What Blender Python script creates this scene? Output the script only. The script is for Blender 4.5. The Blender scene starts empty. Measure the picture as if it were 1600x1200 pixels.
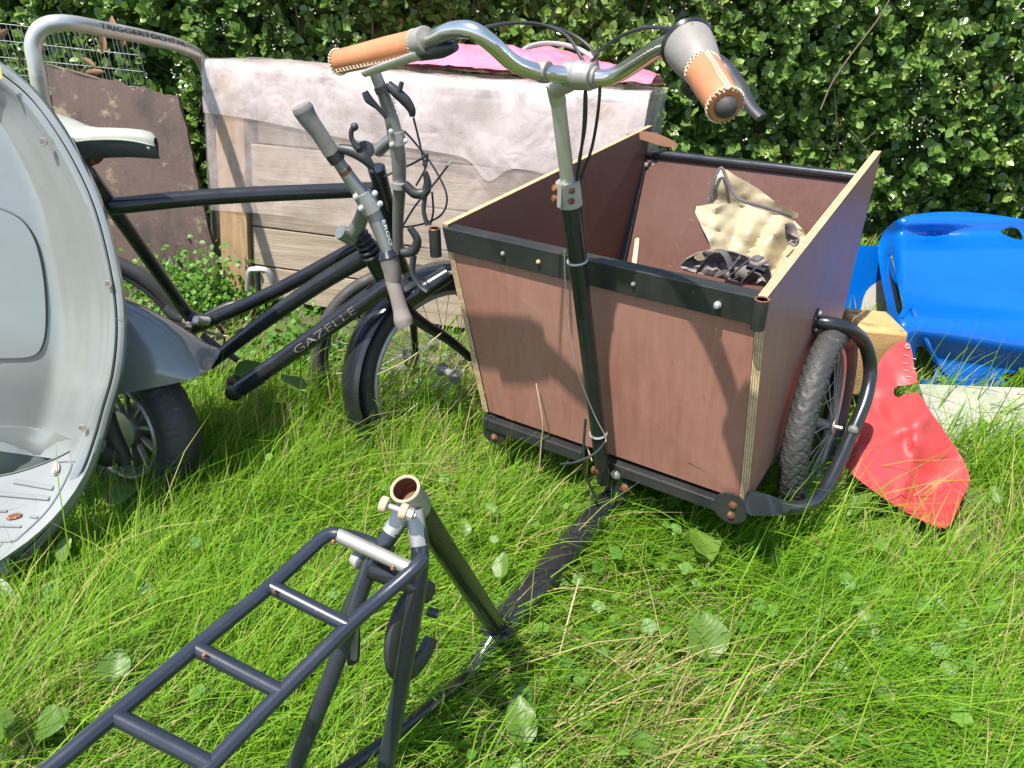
import bpy, math, random
import numpy as np
from mathutils import Vector as V, Matrix, noise
from mathutils.geometry import delaunay_2d_cdt
from mathutils.bvhtree import BVHTree
random.seed(7); RS = np.random.RandomState(7)
S = bpy.context.scene
rad = math.radians
# ------------------------------------------------------------------ camera
CAM_H, PITCH, F = 1.24, rad(30), 1200.0          # focal length in units of a 1600 px wide frame
cam = bpy.data.cameras.new('camera'); camo = bpy.data.objects.new('camera', cam)
S.collection.objects.link(camo); S.camera = camo
camo.location = (0, 0, CAM_H); camo.rotation_euler = (rad(90) - PITCH, 0, 0)
cam.sensor_width = 36; cam.lens = 36 * F / 1600; cam.clip_start = 0.02; cam.clip_end = 1000
# ------------------------------------------------------------------ world, sun, exposure
SUN_TO = V((-0.72, -0.70, 2.3)).normalized()      # direction towards the sun
w = bpy.data.worlds.new('World'); S.world = w; w.use_nodes = True
nt = w.node_tree; bg = nt.nodes['Background']
sk = nt.nodes.new('ShaderNodeTexSky'); sk.sky_type = 'NISHITA'; sk.sun_disc = False
sk.sun_elevation = math.asin(SUN_TO.z); sk.sun_rotation = math.atan2(SUN_TO.x, SUN_TO.y)
nt.links.new(sk.outputs[0], bg.inputs[0]); bg.inputs[1].default_value = 0.115
sl = bpy.data.lights.new('sun', 'SUN'); sl.energy = 3.9; sl.angle = rad(0.7); sl.color = (1, .955, .87)
so = bpy.data.objects.new('sun', sl); S.collection.objects.link(so)
so.rotation_euler = (-SUN_TO).to_track_quat('-Z', 'Y').to_euler()
S.view_settings.view_transform = 'Standard'; S.view_settings.look = 'None'
S.view_settings.gamma = 1; S.view_settings.use_curve_mapping = False
S.view_settings.exposure = 1.36
S.render.engine = 'CYCLES'
# ------------------------------------------------------------------ places measured from the photograph
cp, sp = math.cos(PITCH), math.sin(PITCH)
def ray(u, v):
    a = (u - 800) / F; b = (600 - v) / F
    return V((a, cp + b * sp, -sp + b * cp))
def Q(u, v, y):
    r = ray(u, v); return V((0, 0, CAM_H)) + r * (y / r.y)
def G(u, v, z=0):
    r = ray(u, v); return V((0, 0, CAM_H)) + r * ((z - CAM_H) / r.z)
def lerp(a, b, t): return a + (b - a) * max(0, min(1, t))
def sstep(a, b, x): t = max(0, min(1, (x - a) / (b - a))); return t * t * (3 - 2 * t)
# ------------------------------------------------------------------ materials
def new_mat(name):
    m = bpy.data.materials.new(name); m.use_nodes = True
    return m, m.node_tree, m.node_tree.nodes, m.node_tree.nodes['Principled BSDF']
def lk(t, a, b): t.links.new(a, b)
def tex_noise(t, scale, detail=4, rough=.6, vec=None, dist=0):
    n = t.nodes.new('ShaderNodeTexNoise'); n.inputs['Scale'].default_value = scale
    n.inputs['Detail'].default_value = detail; n.inputs['Roughness'].default_value = rough
    n.inputs['Distortion'].default_value = dist
    if vec is None:
        c = t.nodes.new('ShaderNodeTexCoord'); vec = c.outputs['Object']
    lk(t, vec, n.inputs['Vector']); return n.outputs['Fac']
def ramp(t, fac, stops):
    r = t.nodes.new('ShaderNodeValToRGB'); e = r.color_ramp.elements
    while len(e) < len(stops): e.new(.5)
    for i, (p, c) in enumerate(stops):
        e[i].position = p; e[i].color = (*c, 1) if len(c) == 3 else c
    lk(t, fac, r.inputs[0]); return r.outputs[0]
def mixc(t, fac, a, b):
    m = t.nodes.new('ShaderNodeMix'); m.data_type = 'RGBA'
    for s, x in ((0, fac), (6, a), (7, b)):
        if hasattr(x, 'is_linked'): lk(t, x, m.inputs[s])
        else: m.inputs[s].default_value = x if s == 0 else (*x, 1)
    return m.outputs[2]
def bump(t, h, strength, dist=.002):
    b = t.nodes.new('ShaderNodeBump'); b.inputs['Strength'].default_value = strength
    b.inputs['Distance'].default_value = dist; lk(t, h, b.inputs['Height']); return b.outputs[0]
def scaled(t, s):
    c = t.nodes.new('ShaderNodeTexCoord'); m = t.nodes.new('ShaderNodeMapping')
    m.inputs['Scale'].default_value = s; lk(t, c.outputs['Object'], m.inputs[0]); return m.outputs[0]
def worn(name, base, alt, rough=.45, metal=0, coat=0, dirt=None, dscale=25, damt=.6, bscale=120, bstr=.15, nscale=8, bdist=.001, stretch=None, spec=.5):
    """a base colour that wanders to a second one, with specks of dirt or rust and fine relief"""
    m, t, n, p = new_mat(name)
    vec = scaled(t, stretch) if stretch else None
    c = mixc(t, ramp(t, tex_noise(t, nscale, 6, .68, vec), [(.34, (0, 0, 0)), (.66, (1, 1, 1))]), base, alt)
    if dirt:
        f = ramp(t, tex_noise(t, dscale, 8, .7), [(damt, (0, 0, 0)), (min(damt + .06, 1), (1, 1, 1))])
        c = mixc(t, f, c, dirt)
    lk(t, c, p.inputs['Base Color'])
    r = ramp(t, tex_noise(t, nscale * 3, 4), [(.3, (rough * .8,) * 3), (.7, (min(1, rough * 1.25),) * 3)])
    lk(t, r, p.inputs['Roughness']); p.inputs['Metallic'].default_value = metal
    p.inputs['Coat Weight'].default_value = coat; p.inputs['Coat Roughness'].default_value = .12
    p.inputs['Specular IOR Level'].default_value = spec
    lk(t, bump(t, tex_noise(t, bscale, 5, .6, vec), bstr, bdist), p.inputs['Normal'])
    return m
M = {}
M['black'] = worn('black_paint', (.010, .011, .013), (.017, .018, .021), .26, 0, .22, (.3, .27, .22), 90, .69, 60, .05)
M['black_dusty'] = worn('dusty_black_steel', (.013, .014, .016), (.032, .031, .029), .38, 0, .1, (.26, .22, .16), 60, .66, 200, .2)
M['rackblue'] = worn('dark_blue_black_paint', (.012, .015, .023), (.02, .024, .034), .3, 0, .4, (.25, .26, .28), 70, .7, 150, .12)
M['chrome'] = worn('chrome', (.66, .66, .63), (.55, .54, .5), .17, .92, 0, (.33, .17, .06), 22, .66, 90, .06)
M['alu'] = worn('polished_aluminium', (.6, .585, .54), (.5, .48, .43), .4, .7, 0, (.3, .27, .22), 60, .72, 90, .06)
M['dull_alu'] = worn('dull_aluminium', (.42, .41, .38), (.32, .31, .28), .45, .6, 0, (.2, .18, .15), 50, .7, 90, .1)
M['bar_grey'] = worn('grey_lacquered_handlebar', (.2, .2, .19), (.27, .265, .25), .36, .6, .3, (.45, .45, .42), 80, .73, 150, .06)
M['rust'] = worn('rust', (.2, .07, .025), (.09, .035, .02), .9, 0, 0, (.32, .16, .07), 80, .55, 160, .6, bdist=.002)
M['rubber'] = worn('tyre_rubber', (.022, .022, .022), (.042, .041, .039), .6, 0, 0, (.1, .09, .075), 40, .62, 200, .2)
M['plastic_black'] = worn('black_plastic', (.018, .019, .021), (.03, .03, .032), .45, 0, 0, (.12, .11, .1), 60, .68, 120, .1)
M['grip_grey'] = worn('grey_rubber_grip', (.13, .125, .115), (.2, .19, .17), .75, 0, 0, (.06, .055, .05), 120, .6, 700, .8, bdist=.002)
M['grip_brown'] = worn('worn_grey_brown_rubber_grip', (.16, .135, .12), (.24, .2, .18), .8, 0, 0, (.07, .06, .055), 120, .6, 700, .8, bdist=.002)
M['leather'] = worn('tan_leather', (.5, .2, .085), (.38, .14, .06), .42, 0, .1, (.22, .08, .04), 40, .64, 260, .25)
M['thread'] = worn('pale_stitching_thread', (.62, .5, .36), (.45, .34, .22), .8)
M['housing'] = worn('grey_brown_plastic', (.17, .155, .14), (.24, .22, .19), .55, 0, 0, (.08, .07, .06), 80, .62, 250, .3)
M['scooter'] = worn('silver_grey_scooter_paint', (.175, .188, .182), (.21, .222, .216), .18, .1, .6, (.2, .2, .18), 14, .74, 8, .04, 3)
M['scooter_seam'] = worn('dark_seam', (.03, .032, .034), (.05, .05, .05), .6)
M['dark_skirt'] = worn('dark_vinyl', (.05, .055, .055), (.08, .085, .085), .5)
M['saddle'] = worn('pale_grey_green_vinyl', (.33, .345, .3), (.24, .25, .215), .5, 0, 0, (.25, .26, .22), 50, .62, 300, .2)
M['wheel_alloy'] = worn('scooter_wheel_alloy', (.42, .41, .37), (.3, .29, .25), .4, .8, 0, (.1, .09, .07), 40, .6, 90, .1)
M['wood_post'] = worn('warm_weathered_wood', (.36, .23, .12), (.2, .125, .065), .8, 0, 0, (.1, .06, .035), 18, .62, 8, .6, 2.5, .003, (14, 14, .9))
M['wood_plank'] = worn('grey_weathered_plank', (.34, .275, .205), (.22, .17, .12), .85, 0, 0, (.13, .095, .065), 14, .64, 8, .6, 2.5, .003, (1, 1, 22))
M['pale_wood'] = worn('splintered_pale_wood', (.5, .43, .33), (.3, .24, .17), .85)
M['foam'] = worn('weathered_tan_foam', (.55, .34, .13), (.4, .25, .1), .95, 0, 0, (.16, .12, .07), 12, .56, 200, .8, 6, .003)
M['oldboard'] = worn('mossy_grey_board', (.2, .21, .15), (.3, .3, .23), .8, 0, 0, (.13, .14, .1), 40, .62, 250, .4, 7, .002)
M['blue'] = worn('glossy_blue_plastic', (.0, .075, .34), (.0, .09, .4), .24, 0, .4, (.1, .22, .5), 60, .79, 6, .06, 3)
M['blue_inside'] = worn('unpainted_grey_fibreglass', (.32, .3, .28), (.4, .37, .34), .7)
M['red'] = worn('red_vinyl', (.5, .036, .036), (.43, .05, .05), .5, 0, 0, (.5, .2, .18), 30, .68, 60, .3, 5, .003)
M['cream'] = worn('cream_plastic_film', (.37, .32, .2), (.28, .225, .13), .4, 0, .15, (.34, .26, .15), 9, .62, 22, .5, 5, .006)
M['dark_strap'] = worn('dark_grey_webbing', (.05, .045, .045), (.1, .09, .09), .75, 0, 0, (.2, .18, .17), 60, .62, 900, .5)
M['bagcloth'] = worn('brown_grey_cloth', (.14, .12, .11), (.22, .19, .18), .85, 0, 0, (.07, .06, .05), 40, .6, 500, .5)
M['veneer'] = worn('peeled_tan_veneer', (.42, .22, .12), (.3, .15, .09), .6)
M['tape'] = worn('pale_grey_tape', (.5, .54, .54), (.42, .46, .46), .4)
M['bark'] = worn('brown_twig_bark', (.13, .09, .06), (.08, .06, .045), .85)
M['straw'] = worn('dry_straw_stalk', (.5, .4, .24), (.36, .27, .15), .7)
M['deadleaf'] = worn('dead_brown_leaf', (.35, .19, .09), (.2, .1, .055), .7, nscale=30)
M['yellow'] = worn('yellow_sticker', (.75, .62, .2), (.7, .55, .18), .5)
M['lid'] = worn('grey_white_plastic_lid', (.36, .35, .34), (.28, .27, .27), .5)
M['zinc'] = worn('galvanised_wire', (.42, .43, .43), (.3, .3, .3), .45, .7)
M['text_black'] = worn('black_print', (.015, .015, .015), (.02, .02, .02), .5)
M['text_grey'] = worn('grey_print', (.12, .1, .095), (.16, .14, .13), .45)
M['text_white'] = worn('white_print', (.7, .7, .68), (.6, .6, .58), .45)
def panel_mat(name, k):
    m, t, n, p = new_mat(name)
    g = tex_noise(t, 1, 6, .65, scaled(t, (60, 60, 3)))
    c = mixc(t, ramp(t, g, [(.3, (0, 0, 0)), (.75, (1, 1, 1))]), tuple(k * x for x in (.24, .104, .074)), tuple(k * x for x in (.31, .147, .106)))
    big = tex_noise(t, 3.2, 5, .6)
    c = mixc(t, ramp(t, big, [(.38, (0, 0, 0)), (.7, (.7, .7, .7))]), c, tuple(k * x for x in (.31, .17, .13)))
    d = tex_noise(t, 1, 9, .75, scaled(t, (9, 9, 4)))
    c = mixc(t, ramp(t, d, [(.55, (0, 0, 0)), (.74, (.4, .4, .4))]), c, (.14, .075, .056))
    sc = tex_noise(t, 1, 3, .5, scaled(t, (38, 38, 260)), 1.5)
    c = mixc(t, ramp(t, sc, [(.71, (0, 0, 0)), (.74, (.6, .6, .6))]), c, (.42, .28, .22))
    sc2 = tex_noise(t, 1, 4, .6, scaled(t, (120, 120, 5)), .6)
    c = mixc(t, ramp(t, sc2, [(.66, (0, 0, 0)), (.72, (.5, .5, .5))]), c, (.1, .055, .045))
    s = ramp(t, tex_noise(t, 150, 3, .5), [(.76, (0, 0, 0)), (.79, (1, 1, 1))])
    c = mixc(t, s, c, (.5, .36, .28))
    lk(t, c, p.inputs['Base Color'])
    lk(t, ramp(t, big, [(.3, (.36,) * 3), (.7, (.5,) * 3)]), p.inputs['Roughness'])
    p.inputs['Specular IOR Level'].default_value = .3
    lk(t, bump(t, g, .16, .0012), p.inputs['Normal']); return m
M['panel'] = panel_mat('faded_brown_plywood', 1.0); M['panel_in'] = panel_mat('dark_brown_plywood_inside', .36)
def ply_mat():
    m, t, n, p = new_mat('plywood_edge')
    u = n.new('ShaderNodeUVMap'); s = n.new('ShaderNodeSeparateXYZ'); lk(t, u.outputs[0], s.inputs[0])
    k = n.new('ShaderNodeMath'); k.operation = 'MULTIPLY'; k.inputs[1].default_value = 3.5; lk(t, s.outputs[1], k.inputs[0])
    f = n.new('ShaderNodeMath'); f.operation = 'FRACT'; lk(t, k.outputs[0], f.inputs[0])
    c = ramp(t, f.outputs[0], [(.45, (.55, .41, .22)), (.55, (.3, .19, .1)), (.95, (.27, .17, .09)), (1, (.55, .41, .22))])
    d = ramp(t, tex_noise(t, 45, 8, .8), [(.46, (0, 0, 0)), (.66, (.85, .85, .85))])
    c = mixc(t, d, c, (.2, .13, .07)); lk(t, c, p.inputs['Base Color']); p.inputs['Roughness'].default_value = .85
    lk(t, bump(t, tex_noise(t, 150, 6, .7), .5, .002), p.inputs['Normal']); return m
M['ply'] = ply_mat()
def board_mat():
    m, t, n, p = new_mat('rotten_brown_board')
    c = mixc(t, tex_noise(t, 4, 6, .7), (.065, .04, .033), (.135, .085, .068))
    dk = ramp(t, tex_noise(t, 3.2, 7, .7, scaled(t, (1.6, 1.6, .8))), [(.5, (0, 0, 0)), (.66, (.85, .85, .85))])
    c = mixc(t, dk, c, (.03, .025, .022))
    ms = ramp(t, tex_noise(t, 9, 9, .78), [(.57, (0, 0, 0)), (.66, (.9, .9, .9))])
    c = mixc(t, ms, c, (.27, .22, .13))
    c = mixc(t, ramp(t, tex_noise(t, 60, 4, .6), [(.73, (0, 0, 0)), (.76, (1, 1, 1))]), c, (.02, .015, .012))
    lk(t, c, p.inputs['Base Color']); p.inputs['Roughness'].default_value = .7
    lk(t, bump(t, tex_noise(t, 60, 7, .7), .5, .003), p.inputs['Normal']); return m
M['board'] = board_mat()
def film_mat(name, col, alt, alpha0, alpha1, rough=.3):
    m, t, n, p = new_mat(name)
    c = mixc(t, tex_noise(t, 2.6, 5, .6), col, alt)
    cr = tex_noise(t, 7, 7, .6, None, .4)
    vo = t.nodes.new('ShaderNodeTexVoronoi'); vo.feature = 'DISTANCE_TO_EDGE'; vo.inputs['Scale'].default_value = 11
    wn = t.nodes.new('ShaderNodeTexNoise'); wn.inputs['Scale'].default_value = 5; tc_ = t.nodes.new('ShaderNodeTexCoord'); lk(t, tc_.outputs['Object'], wn.inputs['Vector']); am = t.nodes.new('ShaderNodeVectorMath'); am.operation = 'MULTIPLY_ADD'; lk(t, wn.outputs['Color'], am.inputs[0]); am.inputs[1].default_value = (.35, .35, .35); lk(t, tc_.outputs['Object'], am.inputs[2]); lk(t, am.outputs[0], vo.inputs['Vector'])
    c = mixc(t, ramp(t, tex_noise(t, 18, 9, .8, None, .5), [(.52, (0, 0, 0)), (.68, (.7, .7, .7))]), c, (.42, .3, .24))
    lk(t, c, p.inputs['Base Color']); p.inputs['Roughness'].default_value = rough
    lk(t, ramp(t, cr, [(.35, (alpha0,) * 3), (.68, (alpha1,) * 3)]), p.inputs['Alpha'])
    b1 = t.nodes.new('ShaderNodeBump'); b1.inputs['Strength'].default_value = .3; b1.inputs['Distance'].default_value = .012; lk(t, vo.outputs['Distance'], b1.inputs['Height'])
    b2 = t.nodes.new('ShaderNodeBump'); b2.inputs['Strength'].default_value = .28; b2.inputs['Distance'].default_value = .006; lk(t, tex_noise(t, 22, 7, .7, None, .6), b2.inputs['Height']); lk(t, b1.outputs[0], b2.inputs['Normal']); lk(t, b2.outputs[0], p.inputs['Normal'])
    p.inputs['Transmission Weight'].default_value = 0; return m
M['film'] = film_mat('thin_clear_plastic_film', (.6, .53, .51), (.66, .53, .5), .12, .42, .25)
M['film_dense'] = film_mat('milky_plastic_film', (.6, .58, .58), (.64, .5, .47), .3, .74, .22)
M['pink'] = film_mat('pink_plastic_film', (.58, .13, .24), (.62, .26, .36), .8, 1, .25)
def foliage(name, ramp_stops, rough=.45, trans=.3, spec=.4, back=None):
    m, t, n, p = new_mat(name)
    a = n.new('ShaderNodeAttribute'); a.attribute_name = 'tint'
    c = ramp(t, a.outputs['Fac'], ramp_stops)
    lk(t, c, p.inputs['Base Color']); p.inputs['Roughness'].default_value = rough
    p.inputs['Specular IOR Level'].default_value = spec
    tr = n.new('ShaderNodeBsdfTranslucent')
    hs = n.new('ShaderNodeHueSaturation'); hs.inputs['Value'].default_value = 1.5; hs.inputs['Saturation'].default_value = 1.1
    lk(t, c, hs.inputs['Color']); lk(t, hs.outputs[0], tr.inputs[0])
    mx = n.new('ShaderNodeMixShader'); mx.inputs[0].default_value = trans
    lk(t, p.outputs[0], mx.inputs[1]); lk(t, tr.outputs[0], mx.inputs[2])
    lk(t, mx.outputs[0], n['Material Output'].inputs[0]); return m
M['grass'] = foliage('grass_blades', [(0, (.05, .125, .006)), (.35, (.1, .225, .01)), (.75, (.185, .325, .018)), (.9, (.28, .33, .05)), (.95, (.36, .29, .13)), (1, (.42, .33, .18))], .55, .38, .22)
M['hedgeleaf'] = foliage('hedge_leaves', [(0, (.05, .1, .02)), (.4, (.095, .175, .032)), (.8, (.155, .25, .048)), (.95, (.23, .31, .07)), (1, (.32, .17, .06))], .3, .25, .65)
M['weed'] = foliage('weed_leaves', [(0, (.05, .14, .015)), (.6, (.085, .2, .022)), (1, (.14, .26, .04))], .45, .35)
M['flower'] = foliage('pale_flower_buds', [(0, (.5, .48, .3)), (1, (.62, .6, .42))], .6, .2)
def objtint(name, a, b, rough=.35):
    m, t, n, p = new_mat(name)
    i = n.new('ShaderNodeObjectInfo'); c = mixc(t, i.outputs['Random'], a, b)
    lk(t, c, p.inputs['Base Color']); p.inputs['Roughness'].default_value = rough
    tr = n.new('ShaderNodeBsdfTranslucent'); lk(t, c, tr.inputs[0]); mx = n.new('ShaderNodeMixShader'); mx.inputs[0].default_value = .2
    lk(t, p.outputs[0], mx.inputs[1]); lk(t, tr.outputs[0], mx.inputs[2]); lk(t, mx.outputs[0], n['Material Output'].inputs[0]); return m
M['leafobj'] = objtint('glossy_hedge_leaf', (.075, .145, .03), (.16, .25, .055), .33)
def weedleaf():
    m, t, n, p = new_mat('veined_weed_leaf')
    i = n.new('ShaderNodeObjectInfo'); c = mixc(t, i.outputs['Random'], (.07, .14, .014), (.12, .2, .025))
    u = n.new('ShaderNodeUVMap'); wv = n.new('ShaderNodeTexWave'); wv.inputs['Scale'].default_value = 3.2; wv.inputs['Distortion'].default_value = 1.5
    wv.bands_direction = 'DIAGONAL'; lk(t, u.outputs[0], wv.inputs[0])
    c = mixc(t, ramp(t, wv.outputs['Fac'], [(.9, (0, 0, 0)), (1, (.3, .3, .3))]), c, (.17, .28, .07))
    lk(t, mixc(t, ramp(t, tex_noise(t, 30, 6), [(.6, (0, 0, 0)), (.75, (.6, .6, .6))]), c, (.25, .27, .08)), p.inputs['Base Color'])
    p.inputs['Roughness'].default_value = .45
    lk(t, bump(t, wv.outputs['Fac'], .2, .001), p.inputs['Normal'])
    tr = n.new('ShaderNodeBsdfTranslucent'); lk(t, c, tr.inputs[0]); mx = n.new('ShaderNodeMixShader'); mx.inputs[0].default_value = .3
    lk(t, p.outputs[0], mx.inputs[1]); lk(t, tr.outputs[0], mx.inputs[2]); lk(t, mx.outputs[0], n['Material Output'].inputs[0]); return m
M['weedleaf'] = weedleaf()
def ground_mat():
    m, t, n, p = new_mat('soil_and_thatch')
    c = mixc(t, tex_noise(t, 7, 8, .7), (.045, .06, .018), (.085, .1, .03))
    c = mixc(t, ramp(t, tex_noise(t, 3, 6, .65), [(.45, (0, 0, 0)), (.65, (.8, .8, .8))]), c, (.13, .11, .055))
    c = mixc(t, ramp(t, tex_noise(t, 60, 6, .7), [(.55, (0, 0, 0)), (.7, (1, 1, 1))]), c, (.05, .035, .02))
    lk(t, c, p.inputs['Base Color']); p.inputs['Roughness'].default_value = .95
    lk(t, bump(t, tex_noise(t, 40, 8, .7), .8, .02), p.inputs['Normal']); return m
M['ground'] = ground_mat()
M['pave'] = worn('pale_paving', (.5, .49, .46), (.42, .41, .38), .85, bscale=40)
# ------------------------------------------------------------------ objects
def link(o): S.collection.objects.link(o)
def thing(name, label, cat, loc, group=None):
    o = bpy.data.objects.new(name, None); o.empty_display_size = .1; link(o); o.location = loc
    o['label'] = label; o['category'] = cat
    if group: o['group'] = group
    return o
def world_loc(o):
    l = V((0, 0, 0))
    while o: l = l + V(o.location); o = o.parent
    return l
def tag(o, label, cat, group=None):
    o['label'] = label; o['category'] = cat
    if group: o['group'] = group
    return o
def hub(name, parent, at):
    o = bpy.data.objects.new(name, None); link(o); o.parent = parent; o.location = V(at) - world_loc(parent); return o
class MB:
    def __init__(s): s.v = []; s.f = []; s.uv = {}; s.mi = []
    def add(s, vs, fs, uvs=None, mi=0):
        o = len(s.v); s.v += [tuple(p) for p in vs]
        for i, f in enumerate(fs):
            if uvs: s.uv[len(s.f)] = uvs[i]
            s.f.append(tuple(o + k for k in f)); s.mi.append(mi)
        return s
    def tube(s, pts, r, seg=12, smooth=True, n=6, cap=True, flat=1.0):
        pts = [V(p) for p in pts]
        rr = list(r) if isinstance(r, (list, tuple)) else [r] * len(pts)
        if smooth and len(pts) > 2:
            P, R = [], []
            for i in range(len(pts) - 1):
                p0 = pts[max(i - 1, 0)]; p1 = pts[i]; p2 = pts[i + 1]; p3 = pts[min(i + 2, len(pts) - 1)]
                for k in range(n):
                    t = k / n
                    P.append(.5 * ((2 * p1) + (p2 - p0) * t + (2 * p0 - 5 * p1 + 4 * p2 - p3) * t * t + (3 * p1 - p0 - 3 * p2 + p3) * t ** 3))
                    R.append(rr[i] + (rr[i + 1] - rr[i]) * t)
            P.append(pts[-1]); R.append(rr[-1]); pts, rr = P, R
        d = [(pts[min(i + 1, len(pts) - 1)] - pts[max(i - 1, 0)]) for i in range(len(pts))]
        last = V((0, 0, 1))
        for i in range(len(d)):
            if d[i].length < 1e-9: d[i] = last.copy()
            d[i].normalize(); last = d[i]
        a = d[0].orthogonal().normalized(); vs = []
        for i, p in enumerate(pts):
            a = (a - d[i] * a.dot(d[i])).normalized(); b = d[i].cross(a)
            for k in range(seg):
                q = 2 * math.pi * k / seg; vs.append(p + (a * math.cos(q) + b * math.sin(q) * flat) * rr[i])
        fs = [(i * seg + k, i * seg + (k + 1) % seg, (i + 1) * seg + (k + 1) % seg, (i + 1) * seg + k) for i in range(len(pts) - 1) for k in range(seg)]
        if cap: fs += [tuple(range(seg))[::-1], tuple((len(pts) - 1) * seg + k for k in range(seg))]
        return s.add(vs, fs)
    def cyl(s, a, b, r, seg=16, bev=.0): 
        a = V(a); b = V(b); d = (b - a)
        if bev:
            L = d.length; e = d.normalized() * min(bev, L * .4)
            return s.tube([a, a + e * .3, a + e, b - e, b - e * .3, b], [r - bev, r - bev * .3, r, r, r - bev * .3, r - bev], seg, False)
        return s.tube([a, b], r, seg, False)
    def pipe(s, a, b, r, t, seg=20):
        a = V(a); b = V(b); d = (b - a).normalized()
        return s.tube([a, b, b, b - d * 0.0001, a + d * .0001], [r, r, r - t * .3, r - t, r - t], seg, False, cap=False).tube([a + d * .002, a + d * .004], r - t, seg, False)
    def ring(s, c, nrm, R, r, seg=48, sec=10, a0=0, a1=None, flat=1.0, up=None, rel=None):
        c = V(c); nrm = V(nrm).normalized(); x = (V(up) if up else nrm.orthogonal()); x = (x - nrm * x.dot(nrm)).normalized(); y = nrm.cross(x)
        full = a1 is None; a1 = 2 * math.pi if full else a1
        cnt = seg if full else seg + 1; vs = []
        for i in range(cnt):
            q = a0 + (a1 - a0) * i / seg; e = x * math.cos(q) + y * math.sin(q)
            for k in range(sec):
                g = 2 * math.pi * k / sec
                dr = rel(q * R, g) if rel else 0
                vs.append(c + e * (R + (r + dr) * math.cos(g)) + nrm * (r + dr) * flat * math.sin(g))
        fs = [(i * sec + k, ((i + 1) % cnt) * sec + k, ((i + 1) % cnt) * sec + (k + 1) % sec, i * sec + (k + 1) % sec) for i in range(seg) for k in range(sec)]
        if not full: fs += [tuple(range(sec)), tuple((cnt - 1) * sec + k for k in range(sec))[::-1]]
        return s.add(vs, fs)
    def box8(s, c, mi=0):   # c: 4 corners of one face, 4 of the opposite in the same order
        return s.add(c, [(3, 2, 1, 0), (4, 5, 6, 7), (0, 1, 5, 4), (1, 2, 6, 5), (2, 3, 7, 6), (3, 0, 4, 7)], None, mi)
    def bar(s, a, b, w, h, up=(0, 0, 1)):
        a = V(a); b = V(b); d = (b - a).normalized(); x = d.cross(V(up)).normalized() * w / 2; z = x.cross(d).normalized() * h / 2
        return s.box8([a - x - z, a + x - z, a + x + z, a - x + z, b - x - z, b + x - z, b + x + z, b - x + z])
    def ell(s, c, r, seg=16, rings=8, M3=None):
        c = V(c); vs = []; 
        for i in range(rings + 1):
            th = math.pi * i / rings
            for k in range(seg):
                q = 2 * math.pi * k / seg; p = V((r[0] * math.sin(th) * math.cos(q), r[1] * math.sin(th) * math.sin(q), r[2] * math.cos(th)))
                vs.append(c + (M3 @ p if M3 else p))
        return s.add(vs, [(i * seg + k, (i + 1) * seg + k, (i + 1) * seg + (k + 1) % seg, i * seg + (k + 1) % seg) for i in range(rings) for k in range(seg)])
    def grid(s, rows, thick=0, closed=False):
        n = len(rows[0]); vs = [V(p) for r in rows for p in r]
        fs = [(i * n + k, i * n + k + 1, (i + 1) * n + k + 1, (i + 1) * n + k) for i in range(len(rows) - 1) for k in range(n - 1)]
        if thick: return s.solid(vs, fs, thick)
        return s.add(vs, fs)
    def solid(s, vs, fs, thick):
        nr = [V((0, 0, 0)) for _ in vs]; ed = {}
        for f in fs:
            q = (vs[f[1]] - vs[f[0]]).cross(vs[f[2]] - vs[f[0]])
            for k in f: nr[k] += q
            for i in range(len(f)):
                a, b = f[i], f[(i + 1) % len(f)]; ed[(a, b)] = ed.get((a, b), 0) + 1
        m = len(vs); back = [p - n_.normalized() * thick if n_.length > 0 else p for p, n_ in zip(vs, nr)]
        out = list(fs) + [tuple(k + m for k in f[::-1]) for f in fs]
        out += [(b, a, a + m, b + m) for (a, b) in ed if (b, a) not in ed]
        return s.add(vs + back, out)
    def prism(s, quad, off, edge_mi=1):
        """a board: outer face quad, moved by off; its edges carry uv for the plywood layers"""
        q = [V(p) for p in quad]; o = [p + V(off) for p in q]
        s.add(q, [(0, 1, 2, 3)], [[(0, 0)] * 4], 0); s.add(o, [(3, 2, 1, 0)], [[(0, 0)] * 4], 2)
        for i in range(4):
            a, b = q[i], q[(i + 1) % 4]; c, d = o[(i + 1) % 4], o[i]; L = (b - a).length
            s.add([a, d, c, b], [(0, 1, 2, 3)], [[(0, 0), (0, 1), (L, 1), (L, 0)]], edge_mi)
        return s
    def build(s, name, mat, parent=None, smooth=True, angle=35, bevel=0):
        base = world_loc(parent) if parent else V(s.origin if hasattr(s, 'origin') else (0, 0, 0))
        me = bpy.data.meshes.new(name)
        me.from_pydata([(p[0] - base.x, p[1] - base.y, p[2] - base.z) for p in s.v], [], s.f)
        for m in (mat if isinstance(mat, (list, tuple)) else [mat]): me.materials.append(m)
        if any(s.mi): me.polygons.foreach_set('material_index', s.mi)
        if s.uv:
            uvl = me.uv_layers.new(name='UVMap')
            for fi, cs in s.uv.items():
                for li, c in zip(me.polygons[fi].loop_indices, cs): uvl.data[li].uv = c
        if smooth:
            me.shade_smooth(); me.set_sharp_from_angle(angle=rad(angle))
        o = bpy.data.objects.new(name, me); link(o)
        if parent: o.parent = parent
        else: o.location = base
        if bevel:
            b = o.modifiers.new('bevel', 'BEVEL'); b.width = bevel; b.segments = 2; b.limit_method = 'ANGLE'; b.angle_limit = rad(50)
        return o
def one(fn):      # MB().method(...)
    return fn(MB())
def inside(p, poly):
    c = False; j = len(poly) - 1
    for i in range(len(poly)):
        if (poly[i][1] > p[1]) != (poly[j][1] > p[1]) and p[0] < (poly[j][0] - poly[i][0]) * (p[1] - poly[i][1]) / (poly[j][1] - poly[i][1]) + poly[i][0]: c = not c
        j = i
    return c
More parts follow.
